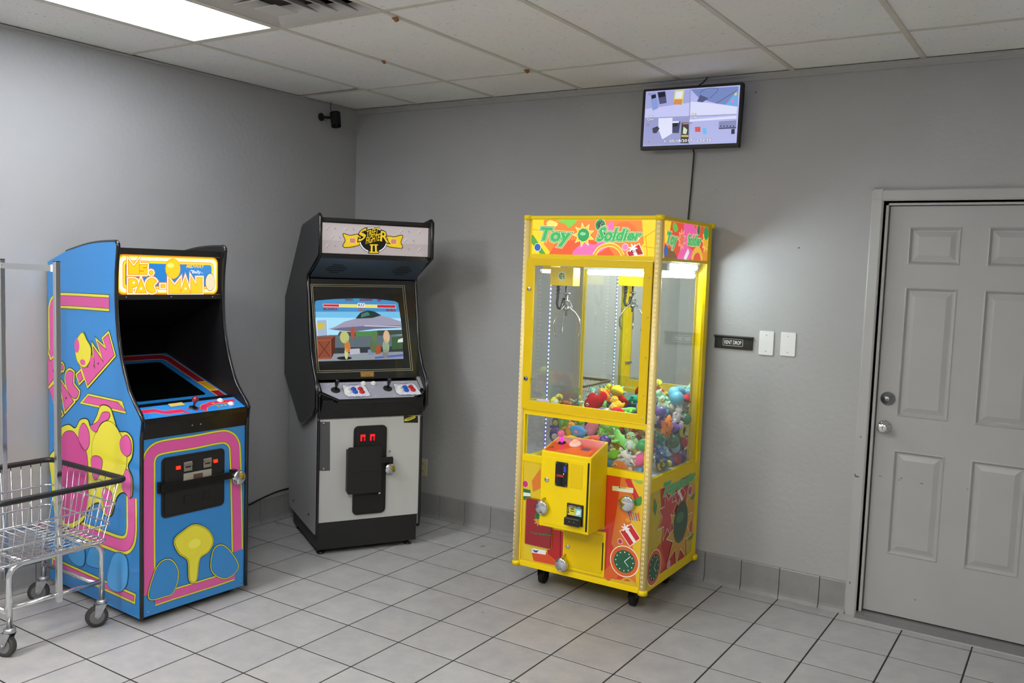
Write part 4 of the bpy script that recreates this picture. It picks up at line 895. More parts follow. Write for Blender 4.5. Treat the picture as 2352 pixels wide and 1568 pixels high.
bx('rail', YB, cl, .03, CW-.03, .0, .03, .686, .720)
bx('rail', YB, cl, CW-.03, CW, .03, CDp-.05, .622, .682); bx('rail', YB, cl, 0, .03, .03, CDp-.05, .622, .70); bx('rail', YB, cl, 0, .03, .03, CDp-.05, 1.735, 1.757); bx('rail', YB, cl, CW-.03, CW, .03, CDp-.05, 1.738, 1.752)
bx('toy_floor', mat('#c9ccd2', .5), cl, .03, CW-.03, .03, MIR, .672, .684)
bx('back_panel', YB, cl, .045, CW-.045, MIR+.012, CDp-.003, CB+.028, CTp-.02)
bx('mirror', MIRROR, cl, .045, CW-.045, MIR, MIR+.010, .69, 1.735)
bx('sign_box_floor', mat('#d9dcd8', .5), cl, .03, CW-.03, .03, MIR, 1.742, 1.752)
bx('left_lower_panel', YB, cl, .0, .012, .03, CDp-.05, CB+.028, .622)
# glass
bx('lower_glass', GLASS, cl, .03, CW-.03, .010, .014, .720, .932)
bx('side_glass', GLASS, cl, CW-.014, CW-.010, .03, CDp-.05, .682, 1.740); bx('side_glass', GLASS, cl, .010, .014, .03, CDp-.05, .70, 1.735)
# front door
dr = MB(); d0, d1_, dz0, dz1, fwid = .014, .706, .962, 1.734, .044
dr.prism([(d0, dz0), (d1_, dz0), (d1_-fwid, dz0+fwid), (d0+fwid, dz0+fwid)], 'y', -.014, .0); dr.prism([(d0, dz1), (d1_, dz1), (d1_-fwid, dz1-.036), (d0+fwid, dz1-.036)], 'y', -.014, .0)
dr.prism([(d0, dz0), (d0+fwid, dz0+fwid), (d0+fwid, dz1-.036), (d0, dz1)], 'y', -.014, .0); dr.prism([(d1_, dz0), (d1_-fwid, dz0+fwid), (d1_-fwid, dz1-.036), (d1_, dz1)], 'y', -.014, .0)
dor = dr.build('front_door', YD, cl, .001)
bx('door_glass', GLASS, dor, d0+fwid-.004, d1_-fwid+.004, -.008, -.004, dz0+fwid-.004, dz1-.032)
bx('hinge_gap', BLACKM, dor, d1_, d1_+.011, -.004, .002, dz0, dz1-.01)
for z in (1.66, 1.47, 1.28, 1.10, .99): MB().lathe([(.005, 0), (.005, .002), (0, .004)], (d1_-.014, -.014, z), (0, -1, 0), 10).build('screw', CHROME, dor)
for z, m_ in ((1.579, CHROME), (1.118, mat('#6f83c8', .15, 1))):
    lk = MB().lathe([(.0115, 0), (.0115, .004), (.008, .006), (0, .006)], (d0+.021, -.014, z), (0, -1, 0), 14).build('door_lock', m_, dor)
MB().prism([(d0+.016, 1.118), (d0+.060, 1.126), (d0+.060, 1.112), (d0+.016, 1.105)], 'y', .0, .008).build('latch_cam', ZINC, dor)
D = Decal(CR_, (0, -.008, 0), (1, 0, 0), (0, 0, 1), (1200, 860, 10.455))
D.poly([(205, 565), (350, 578), (350, 618), (205, 608)], mat('#c8c228', .4), 0); D.poly([(350, 578), (640, 605), (640, 660), (350, 625)], mat('#d4d0e8', .4), 0); D.poly([(222, 608), (236, 585), (250, 610)], INK, 1)
for k in range(3): D.poly([(365, 595+k*11), (630, 620+k*12), (630, 623+k*12), (365, 598+k*11)], mat('#9a96b0', .5), 1)
D.stroke([(262, 596), (340, 602)], .0022, INK, 1); D.build('notice_sticker', dor)
# light columns at the front corners and led strip inside
LEDW = mat('#ffe9b4', .4, 0, 1.6); TUBEM = mat('#ecd68c', .35, noise=.03, coat=.3)
for a, b in ((.004, .004), (CW-.008, .004)):
    col_ = MB().lathe([(.019, CB+.02), (.019, CTp-.02)], (a, b, 0), (0, 0, 1), 20).build('light_column', TUBEM, cl)
    m = MB(); z = CB+.04; k = 0
    while z < CTp-.03:
        for t in (-1.75, -1.35) if a > .3 else (-1.9, -2.3):
            for dz_ in (0, .006):
                c = Vector((a+.0185*math.cos(t), b+.0185*math.sin(t), z+dz_)); m.ell(c, .0016, 5, 3)
        z += .023
    m.build('leds', LEDW, col_, kind='stuff')
stm = [mat(h, .3, 0, e) for h, e in (('#fff0d0', 4), ('#eafff0', 4), ('#9fffd0', 3.5), ('#9fdcff', 3.5), ('#a89fff', 4))]
st = MB(); st.box(.040, .0405, .190, .200, .70, 1.70, 5)
for k in range(44):
    z = 1.665-k*.0218; st.ell((.043, .195, z), (.002, .0055, .0052), 8, 4, mi=min(4, int(k/44*5.2)))
st.build('led_strip', stm+[mat('#6a66d8', .5, 0, .3)], cl, kind='stuff')
# lamps inside: one tube along the back, one along the right side
LAMP = mat('#f2fbff', .4, 0, 70.0)
MB().tube([(.07, MIR-.035, 1.672), (CW-.07, MIR-.035, 1.672)], .013, 12).build('lamp_tube', LAMP, cl)
bx('lamp_fixture', mat('#e8ecec', .4), cl, .05, CW-.05, MIR-.05, MIR-.001, 1.688, 1.735)
MB().tube([(CW-.045, .20, 1.716), (CW-.045, .58, 1.716)], .012, 12).build('lamp_tube', mat('#eef9ff', .4, 0, 170.0), cl)
bx('lamp_fixture', mat('#e0e4e4', .4), cl, CW-.065, CW-.024, .12, .60, 1.730, 1.741)
bx('lamp_holder', mat('#8f9496', .4), cl, CW-.058, CW-.030, .165, .20, 1.695, 1.730); MB().lathe([(.016, 0), (.016, .03), (.012, .034), (0, .034)], (CW-.045, .575, 1.716), (0, 1, 0), 12).build('lamp_cap', mat('#eef0f0', .4), cl)
# gantry and claw
bx('gantry_rail', STEEL, cl, .03, CW-.03, .20, .215, 1.712, 1.722)
gb = bx('gantry_box', YB, cl, .062, .198, .15, .225, 1.598, 1.694, bevel=.002)
bx('gantry_flange', YB, cl, .03, .075, .13, .23, 1.680, 1.705)
D = Decal(CR_, (0, .15, 0), (1, 0, 0), (0, 0, 1), None); D.circ((.132, 1.648), .026, mat('#dfe6c0', .4), 0, raw=True)
GD = mat('#3d7a3f', .4)
D.stroke([(.129+.012*math.cos(math.radians(a)), 1.648+.013*math.sin(math.radians(a))) for a in range(70, 300, 15)], .006, GD, 1, raw=True)
D.stroke([(.126, 1.637), (.126, 1.652), (.131, 1.659), (.139, 1.659), (.144, 1.653), (.144, 1.634)], .006, GD, 2, raw=True); D.stroke([(.127, 1.645), (.143, 1.645)], .004, GD, 3, raw=True)
for a in (.080, .184): D.circ((a, 1.648), .002, BLACK, 0, raw=True, n=8)
D.build('maker_badge', gb)
clw = MB().tube([(.140, .185, 1.60), (.140, .185, 1.50)], .0045, 8).build('claw_cable', BLACK, cl)
hub = MB(); hub.lathe([(.007, 1.44), (.007, 1.565)], (.145, .185, 0), (0, 0, 1), 12); hub.lathe([(.020, 1.555), (.020, 1.562)], (.145, .185, 0), (0, 0, 1), 14); hub.lathe([(.016, 1.515), (.016, 1.522)], (.145, .185, 0), (0, 0, 1), 14)
hub.lathe([(.012, 1.468), (.016, 1.474), (.016, 1.486), (.008, 1.492)], (.145, .185, 0), (0, 0, 1), 14); hub.build('claw_hub', STEEL, cl)
coil = [(.095+.004*math.cos(i*1.2), .185, 1.60-i*.0035) for i in range(14)]+[(.094, .185, 1.54), (.090, .185, 1.505), (.098, .185, 1.480), (.112, .185, 1.475), (.122, .185, 1.50), (.130, .185, 1.535)]
MB().tube(coil, .0085, 8).build('coil_cord', mat('#17171f', .5), cl)
for k in range(3):
    t = math.radians(10+k*120); r = [(.012, 1.500), (.028, 1.478), (.050, 1.462), (.072, 1.430), (.084, 1.395), (.080, 1.36), (.066, 1.335)]
    MB().tube([(.145+q*math.cos(t), .185+q*math.sin(t), z) for q, z in r], [.003, .0035, .004, .004, .0045, .005, .004], 6).build('claw_finger', CHROME, cl)
    MB().tube([(.145+.018*math.cos(t), .185+.018*math.sin(t), 1.52), (.145+.040*math.cos(t), .185+.040*math.sin(t), 1.468)], .0025, 6).build('claw_linkage', STEEL, cl)
# clear prize chute
ch = MB(); ch.box(.205, .208, .03, .26, .69, 1.06); ch.box(.03, .205, .257, .26, .69, 1.06); ch.build('prize_chute', GLASS, cl)
# lit signs
SE = lambda h, e=.95: mat(h, .3, 0, e)
bx('lit_sign', SE('#f2c21c', .8), cl, .028, CW-.030, .004, .012, 1.757, CTp-.018)
def sunburst(D, c, r, m, lv, n=9):
    c = D.q(c); D.poly([(c[0]+(r if k % 2 else r*.55)*math.cos(k*math.pi/n), c[1]+(r if k % 2 else r*.55)*math.sin(k*math.pi/n)) for k in range(2*n)], m, lv, raw=True)
def clock(D, c, r, E, lv, ring, sx=1):
    c = D.q(c); D.circ(c, r*1.22, E('#fff2e0'), lv, sx, raw=True, n=28); D.circ(c, r*1.15, ring, lv+1, sx, raw=True, n=28); D.circ(c, r*.88, E('#0f5a3c'), lv+2, sx, raw=True, n=28)
    for k in range(12):
        t = k*math.pi/6; D.circ((c[0]+sx*r*.72*math.cos(t), c[1]+r*.72*math.sin(t)), r*.055, E('#e6efe6'), lv+3, raw=True, n=6)
    D.stroke([c, (c[0]+sx*r*.5, c[1]+r*.5)], r*.05, E('#eef2ee'), lv+3, raw=True); D.stroke([c, (c[0]+sx*r*.35, c[1]-r*.35)], r*.05, E('#eef2ee'), lv+3, raw=True)
def gift(D, pts, E, lv):
    q = [Vector(D.q(p)) for p in pts]; D.stroke([tuple(v) for v in q], .008, E('#ffe6d8'), lv, True, True); D.poly([tuple(v) for v in q], E('#c81e24'), lv+1, raw=True)
    D.poly([tuple(q[0].lerp(q[1], .38)), tuple(q[0].lerp(q[1], .62)), tuple(q[3].lerp(q[2], .62)), tuple(q[3].lerp(q[2], .38))], E('#eeeeee'), lv+2, raw=True)
    c = q[0].lerp(q[1], .5)
    for k in range(6): D.circ((c.x+.012*math.cos(k), c.y+.012*math.sin(k)), .008, E('#f4f4f4'), lv+3, 1.5, .5, raw=True, n=8, rot=k)
def logo(D, E, toy, sold, lv):
    for s, Q in (('Toy', toy), ('Soldier', sold)):
        D.text(s, Q, E('#fff0a0'), lv, .13); D.text(s, Q, E('#125a3c'), lv+1, .10); D.text(s, Q, E('#d8f0c0'), lv+2, .07); D.text(s, Q, E('#35b560'), lv+3, .045)
D = Decal(CR_, (0, .004, 0), (1, 0, 0), (0, 0, 1), ZE); E1 = SE
D.poly([(160, 163), (1558, 168), (1550, 566), (150, 540)], E1('#ffd21a', 1.0), 0)
D.poly([(330, 165), (1400, 168), (1420, 420), (1300, 560), (420, 545), (330, 430)], E1('#f4842a', .95), 1, sm=False)
D.poly([(380, 545), (480, 400), (700, 380), (1000, 400), (1100, 560)], E1('#ee5a2a', .95), 2); D.poly([(640, 540), (760, 420), (900, 430), (960, 300), (1040, 200), (1090, 200), (1060, 420), (880, 545)], E1('#f070b0', 1), 3, sm=True)
D.circ((1210, 300), .062, E1('#f0702a', .95), 4, 1, .8); D.poly([(160, 335), (215, 330), (350, 538), (290, 536), (160, 370)], E1('#4fa83c', .9), 3)
D.circ((262, 465), .021, E1('#ffe9c0'), 4); D.circ((262, 465), .018, E1('#2362b8', .9), 5)
D.poly([(470, 180), (560, 165), (690, 168), (640, 230), (600, 250), (560, 210)], E1('#7fcf4a', .95), 4, sm=True); D.poly([(360, 200), (400, 170), (480, 200), (460, 240), (380, 240)], E1('#ffe070', 1), 4, sm=True)
clock(D, (948, 222), .024, E1, 5, E1('#2e9a5c'))
arc = [(880, 552), (930, 480), (1000, 445), (1080, 440), (1150, 480), (1195, 556)]
D.stroke(arc, .020, E1('#ffe98a', 1.1), 5, sm=True); D.stroke(arc, .013, E1('#e8a81c', 1), 6, sm=True)
D.circ((1220, 462), .017, E1('#ffd8e8'), 5); D.circ((1220, 462), .014, E1('#f080b8'), 6)
gift(D, [(1240, 520), (1370, 430), (1415, 540), (1260, 562)], E1, 5)
for p in ([(1415, 365), (1555, 270)], [(1440, 335), (1460, 560)], [(1415, 455), (1550, 475)], [(160, 265), (330, 285)]): D.stroke(p, .004, E1('#e8a018', .95), 3)
logo(D, E1, [(312, 250), (630, 268), (588, 458), (262, 420)], [(955, 248), (1412, 282), (1378, 385), (910, 398)], 8)
sunburst(D, (765, 330), .062, E1('#fff2b0', 1.1), 8); sunburst(D, (765, 330), .055, E1('#ffc828', 1.05), 9); D.circ((765, 330), .032, E1('#24a05a', .95), 10); D.circ((760, 318), .012, E1('#7fd49a', 1), 11, 1.4, .7)
D.stroke([(1310, 500), (1290, 500), (1285, 512), (1300, 522), (1315, 515), (1315, 503)], .003, E1('#30161a', .5), 12); D.stroke([(1320, 503), (1365, 500)], .0015, E1('#30161a', .5), 12); D.stroke([(1322, 516), (1405, 520)], .002, E1('#30161a', .5), 12)
D.build('sign_print', cl)
bx('lit_sign', SE('#f2a01c', .8), cl, CW-.012, CW-.004, .030, CDp-.028, 1.752, CTp-.018)
D = Decal(CR_, (CW-.004, 0, 0), (0, 1, 0), (0, 0, 1), ZE); E2 = lambda h, e=.85: SE(h, e)
D.poly([(1648, 172), (2148, 255), (2132, 612), (1640, 598)], E2('#e8502c', .85), 0)
D.poly([(1648, 172), (1720, 185), (1700, 300), (1660, 420), (1645, 420)], E2('#f0d02a', .95), 1); D.poly([(1642, 470), (1740, 480), (1790, 600), (1640, 598)], E2('#8a5a1c', .7), 1)
D.poly([(1860, 205), (1960, 222), (1990, 330), (1880, 420), (1960, 520), (1900, 606), (1780, 600), (1850, 400)], E2('#f060a8', .9), 2, sm=True)
D.poly([(2085, 300), (2142, 255), (2132, 612), (2050, 608)], E2('#e8902a', .9), 1); D.poly([(1735, 200), (1770, 205), (1790, 270), (1760, 300), (1735, 260)], E2('#6fbf48', .9), 3, sm=True)
D.circ((1655, 505), .03, E2('#2362b8', .8), 3, .7, 1); clock(D, (2015, 275), .024, E2, 3, E2('#2e9a5c'), .9)
logo(D, E2, [(1672, 300), (1782, 325), (1752, 490), (1648, 450)], [(1900, 330), (2040, 345), (2030, 445), (1888, 440)], 8)
sunburst(D, (1830, 380), .055, E2('#ffd8c0'), 6); sunburst(D, (1830, 380), .047, E2('#f07a50'), 7); sunburst(D, (2090, 400), .06, E2('#ffe9a0'), 6); sunburst(D, (2090, 400), .052, E2('#f0b820'), 7); D.circ((2095, 310), .035, E2('#1f9a58'), 8)
D.stroke([(1940, 600), (1965, 520), (2005, 490), (2035, 520), (2050, 606)], .03, E2('#f0c040'), 4, sm=True); D.stroke([(1860, 600), (1905, 500)], .03, E2('#f4f0f0'), 4)
D.build('sign_print', cl)
# printed panels below
pan = bx('front_panel', mat('#d8b418', .35), cl, .03, CW-.03, .004, .012, CB+.028, .686)
pm = lambda h, e=0: mat(h, .3, coat=.3)
D = Decal(CR_, (0, .004, 0), (1, 0, 0), (0, 0, 1), ZG)
D.poly([(815, 448), (1108, 482), (1085, 1320), (780, 1270)], pm('#d23a1c'), 0); D.poly([(930, 460), (1108, 482), (1085, 1320), (1000, 1305), (850, 1000), (900, 700)], pm('#dd7a20'), 1); D.poly([(1020, 470), (1108, 482), (1085, 1320), (1050, 1312), (1010, 900)], pm('#e2be1c'), 2)
D.poly([(560, 940), (830, 880), (800, 1275), (440, 1180), (440, 900)], pm('#b81c22'), 1); D.poly([(150, 345), (285, 352), (280, 860), (450, 905), (440, 1185), (150, 1120)], pm('#dcc01c'), 0)
D.poly([(330, 880), (450, 900), (445, 1180), (340, 1080)], pm('#b0161c'), 1); D.poly([(215, 500), (285, 400), (285, 560), (225, 590)], pm('#d87a20'), 1); D.poly([(210, 1060), (330, 1070), (445, 1185), (230, 1140)], pm('#cf4a1c'), 2)
D.circ((163, 526), .020, pm('#e8c8d0'), 2, .9, 1); D.circ((163, 526), .017, pm('#c22a6a'), 3, .9, 1)
D.poly([(148, 562), (205, 575), (205, 650), (148, 655)], pm('#17703c'), 2); D.poly([(148, 592), (205, 600), (205, 625), (148, 622)], pm('#e4e8e4'), 3)
clock(D, (957, 1145), .064, pm, 4, pm('#d8601c')); D.stroke([(800, 1275), (850, 1225), (905, 1260)], .05, pm('#d8601c'), 3)
gift(D, [(925, 905), (1010, 850), (1080, 960), (1000, 1020)], pm, 5)
for k in range(5): D.stroke([(985+k*20, 740+k*5), (1005+k*18, 815+k*2)], .005, pm(('#3b4fb0', '#c03a6a', '#3b8ad0', '#8040a0', '#c0392c')[k]), 5)
D.poly([(960, 810), (1075, 745), (1085, 785), (985, 835)], pm('#e0a020'), 4); D.poly([(960, 490), (1000, 480), (1090, 660), (1055, 690)], pm('#c8202c'), 4); D.poly([(1030, 485), (1105, 492), (1100, 525), (1060, 520)], pm('#8cb84a'), 5, sm=True); D.poly([(1035, 660), (1090, 625), (1090, 690), (1050, 700)], pm('#3f8c3c'), 5, sm=True)
D.circ((922, 985), .014, pm('#f0d0d8'), 4); D.circ((922, 985), .011, pm('#c02a5a'), 5); D.stroke([(930, 1300), (980, 1280), (1050, 1330)], .010, pm('#d8a428'), 4, sm=True)
D.poly([(860, 540), (1030, 558), (1028, 600), (860, 578)], pm('#e0dc90'), 6); D.poly([(900, 562), (1026, 576), (1025, 596), (898, 580)], pm('#e6e4e2'), 7); D.text('WARNING', [(930, 549), (970, 553), (970, 562), (930, 558)], INK, 8); D.poly([(912, 558), (920, 545), (928, 559)], INK, 8)
D.poly([(200, 1035), (330, 1058), (328, 1092), (200, 1072)], pm('#e8e6ec'), 6); D.poly([(200, 1035), (218, 1038), (218, 1072), (200, 1070)], pm('#b8cc3a'), 7); D.poly([(222, 1050), (250, 1058), (272, 1055), (255, 1075), (235, 1068)], pm('#28306a'), 7)
D.build('front_print', pan)
# prize opening
po = MB(); pts = rrect(.052, .218, .246, .500, .018)
R0 = [(a, -.001, z) for a, z in pts]; R1 = [(a, .002, z) for a, z in [(.5*(.052+.218)+(a-.135)*.94, .373+(z-.373)*.96) for a, z in pts]]; R2 = [(a, .11, z) for a, _, z in R1]; n = len(pts)
po.add(R0+R1, [(i, (i+1) % n, n+(i+1) % n, n+i) for i in range(n)]); po.build('prize_frame', mat('#c8a020', .35), cl)
bx('prize_flap', mat('#8f1220', .25, coat=.5), cl, .058, .212, -.0035, -.001, .252, .494, bevel=.001)
D = Decal(CR_, (0, -.0035, 0), (1, 0, 0), (0, 0, 1), ZG); sunburst(D, (268, 820), .032, pm('#c9a022'), 0); D.circ((262, 780), .018, pm('#1d6b38'), 1); D.text('Toy Soldier', [(205, 905), (375, 930), (375, 950), (200, 925)], pm('#2f7a3c'), 1, .04); D.build('flap_print', cl)
# cash door
bx('cash_door_frame', YB, cl, .284, .520, -.003, .004, .170, .398, bevel=.001)
cdd = MB().prism(rrect(.290, .508, .186, .382, .012), 'y', -.006, -.003).build('cash_door', YD, cl, .001)
bx('hinge_gap', BLACKM, cdd, .506, .511, -.0065, -.003, .205, .345)
MB().lathe([(.0115, 0), (.0115, .003), (.008, .005), (0, .005)], (.314, -.006, .287), (0, -1, 0), 14).build('key_lock', CHROME, cdd)
MB().tube([(.288, -.008, .222), (.288, -.022, .228), (.300, -.022, .240), (.302, -.006, .245)], .004, 8).build('lock_loop', mat('#b8981a', .4), cdd)
# coin box
bd = -.18; B0, B1 = .240, .512
cbx = MB().prism([(bd, .425), (bd, .798), (.0, .850), (.0, .425)], 'x', B0, B1).build('coin_box', YB, cl, .004)
Vt = Vector((0, .18, .052)).normalized()
D = Decal(CR_, (0, bd, .798), (1, 0, 0), Vt, ZG)
D.poly(rrect(B0+.006, B1-.006, .006, .180, .012), pm('#d8a820'), 0, raw=True); D.poly(rrect(B0+.010, B1-.010, .010, .176, .010), mat('#d8341f', .25, coat=.5), 1, raw=True)
D.poly([(.30, .012), (.49, .012), (.49, .07), (.40, .09)], mat('#e8622c', .25, coat=.4), 2, raw=True); D.poly([(.42, .06), (.47, .06), (.47, .09), (.42, .09)], mat('#7a3a58', .3), 3, raw=True)
D.poly([(.26, .035), (.285, .045), (.275, .06)], pm('#4a3a14'), 3, raw=True); D.poly([(.29, .155), (.37, .155), (.37, .165), (.29, .165)], pm('#a8926a'), 3, raw=True)
D.build('box_top_print', cbx)
Nt = Vector((1, 0, 0)).cross(Vt)
def bt_(a, s, h=0): return Vector((a, bd, .798))+Vt*s+Vector((1, 0, 0))*a*0+Nt*h
pj = bt_(.297, .105); MB().lathe([(.020, 0), (.020, .002), (.012, .006), (0, .006)], pj, Nt).build('joystick_plate', BLACKM, cl)
MB().tube([pj+Nt*.004, pj+Nt*.034], .0065, 10).build('joystick_shaft', mat('#ff2bd8', .3, 0, 1.6), cl)
MB().ell(pj+Nt*.050, .0175, 16, 10).build('joystick_ball', mat('#f0689a', .25, 0, .55), cl)
pj = bt_(.368, .110); bt2 = MB().lathe([(.030, 0), (.030, .004), (.026, .010), (.016, .012), (0, .012)], pj, Nt).build('drop_button', mat('#f7c9b8', .3, 0, .7), cl)
MB().lathe([(.015, .010), (.014, .020), (.010, .023), (0, .023)], pj, Nt).build('plunger', mat('#ffb08a', .3, 0, .9), bt2)
bdoor = bx('box_door', YB, cl, .257, .497, bd-.003, bd, .440, .773, bevel=.001)
bx('hinge_gap', BLACKM, bdoor, .4975, .505, bd-.0035, bd, .440, .773)
bx('service_plate', YD, bdoor, .405, .472, bd-.0042, bd-.003, .640, .758)
MB().lathe([(.0125, 0), (.0125, .004), (.009, .006), (0, .006)], (.278, bd-.003, .659), (0, -1, 0), 14).build('key_lock', CHROME, bdoor)
ac = MB().prism(rrect(.327, .392, .640, .758, .004, 2), 'y', bd-.012, bd-.003).build('coin_acceptor', mat('#0d0d0f', .35), bdoor, .001)
bx('coin_entry', BLACKM, ac, .352, .372, bd-.0126, bd-.012, .708, .748); bx('display_window', mat('#3038b0', .2, 0, .9), ac, .373, .386, bd-.0128, bd-.012, .712, .742)
bx('return_lever', mat('#d0201c', .3, 0, .3), ac, .336, .376, bd-.018, bd-.012, .686, .697, bevel=.002); MB().ell((.374, bd-.0125, .703), .0022, 6, 4).build('status_led', mat('#f6f060', .3, 0, 3), ac)
bx('coin_chute', BLACKM, ac, .348, .364, bd-.016, bd-.012, .648, .680)
for a in (.333, .386):
    for z in (.646, .752): MB().lathe([(.003, 0), (.003, .0015), (0, .0015)], (a, bd-.012, z), (0, -1, 0), 8).build('screw', STEEL, ac)
bl = bx('bill_slot', mat('#121213', .4), bdoor, .397, .485, bd-.010, bd-.003, .462, .566, bevel=.002)
bx('bill_mouth', mat('#151516', .35), bl, .397, .480, bd-.036, bd-.010, .464, .502, bevel=.004)
D = Decal(CR_, (0, bd-.010, 0), (1, 0, 0), (0, 0, 1), ZG)
D.poly([(.403, .510), (.478, .510), (.478, .560), (.403, .560)], mat('#d8cc30', .4), 0, raw=True); D.poly([(.442, .510), (.478, .510), (.478, .548), (.442, .548)], mat('#7fc8c0', .4), 1, raw=True); D.poly([(.403, .548), (.478, .548), (.478, .560), (.403, .560)], INK, 1, raw=True); D.text('INSERT BILL HERE', [(.408, .557), (.474, .557), (.474, .551), (.408, .551)], WT, 2, raw=True); D.stroke([(.418, .541), (.438, .541)], .006, INK, 1, raw=True); D.stroke([(.418, .530), (.438, .530)], .004, INK, 1, raw=True); D.poly([(.406, .546), (.410, .546), (.410, .524), (.413, .524), (.408, .514), (.403, .524), (.406, .524)], INK, 1, raw=True)
D.poly([(.447, .514), (.470, .52), (.474, .538), (.455, .540)], mat('#e6efe8', .4), 2, raw=True); D.build('bill_print', bl)
for a in (.428, .452): MB().ell((a, bd-.0365, .485), .0018, 6, 4).build('indicator', mat('#d8d020', .3, 0, .8), bl)
MB().tube([(.262, bd-.001, .548), (.262, bd-.02, .556), (.270, bd-.02, .566), (.272, bd-.002, .566)], .0045, 8).build('lock_loop', mat('#c8a818', .4), cbx)
# right lower panel
pan2 = bx('side_panel', mat('#d8b418', .35), cl, CW-.010, CW-.002, .03, CDp-.05, CB+.028, .622)
bx('side_bottom_rail', YB, cl, CW-.012, CW, .03, CDp-.03, CB+.0281, CB+.05)
D = Decal(CR_, (CW-.002, 0, 0), (0, 1, 0), (0, 0, 1), ZG)
D.poly([(1188, 520), (1548, 395), (1515, 1105), (1155, 1300)], pm('#cdb41e'), 0); D.poly([(1240, 560), (1480, 430), (1440, 700), (1450, 1120), (1220, 1260), (1260, 900)], pm('#c02418'), 1); D.poly([(1380, 520), (1500, 430), (1460, 560), (1330, 640), (1290, 620)], pm('#a8142a'), 2)
D.poly([(1170, 1100), (1240, 1000), (1280, 1180), (1215, 1265), (1160, 1298)], pm('#cf5a1c'), 2); D.poly([(1470, 560), (1540, 520), (1520, 900), (1460, 980)], pm('#d8a01e'), 2)
logo(D, pm, [(1275, 525), (1392, 480), (1362, 600), (1245, 655)], [(1400, 490), (1520, 425), (1512, 480), (1375, 575)], 6)
gift(D, [(1352, 610), (1420, 560), (1440, 600), (1390, 705)], pm, 4); clock(D, (1188, 1195), .075, pm, 4, pm('#d8601c'))
D.circ((1478, 578), .03, pm('#e6c0c8'), 3); D.circ((1478, 578), .022, pm('#c02a6a'), 4)
sunburst(D, (1300, 770), .14, pm('#e4d0b8'), 5, 8); sunburst(D, (1300, 770), .125, pm('#c83a34'), 6, 8); sunburst(D, (1395, 900), .19, pm('#e4dcae'), 7); sunburst(D, (1395, 900), .175, pm('#d29a1c'), 8); D.circ((1400, 830), .10, pm('#1b4a2a'), 9, 1, 1.1); D.circ((1395, 790), .04, pm('#3f7a50'), 10, 1.3, .7)
for p in ([(1195, 640), (1215, 700), (1200, 780), (1185, 740)], [(1480, 840), (1495, 815), (1485, 920), (1465, 950)], [(1465, 930), (1508, 920), (1495, 960), (1468, 985)], [(1480, 640), (1520, 590), (1510, 640), (1490, 655)]): D.poly(p, pm('#3f8c3c' if p[0][1] > 900 or p[0][1] == 640 else '#c8242c'), 4)
D.circ((1305, 1170), .025, pm('#e0a0b0'), 5); D.build('side_print', pan2)
# castors
for a, b in ((.085, .150), (.615, .150), (.085, .56), (.615, .56)):
    c = MB(); c.lathe([(.006, CB-.03), (.018, CB-.03), (.018, CB)], (a, b, 0), (0, 0, 1), 12); c.box(a-.020, a-.017, b-.022, b+.030, .045, CB-.028); c.box(a+.017, a+.020, b-.022, b+.030, .045, CB-.028); c.box(a-.02, a+.02, b-.022, b+.03, CB-.032, CB-.028)
    q = c.build('castor', BLACK, cl); MB().lathe([(.030, -.014), (.040, -.012), (.040, .012), (.030, .014)], (a, b+.01, .040), (1, 0, 0), 18).build('wheel', BLACKM, q)
padlock('padlock', 'round chrome padlock hanging at the left edge of the yellow coin box', CR_.wor((.263, bd-.018, .522)), CR_.dirw((0, -1, 0)), .036, 0)
padlock('padlock', 'round chrome padlock on the small cash door low on the claw machine', CR_.wor((.294, -.030, .196)), CR_.dirw((0, -1, 0)), .036, 0)
padlock('padlock', 'round chrome padlock on the red printed panel beside the coin box', CR_.wor((.632, -.016, .566)), CR_.dirw((.1, -1, 0)), .040, math.radians(-75))
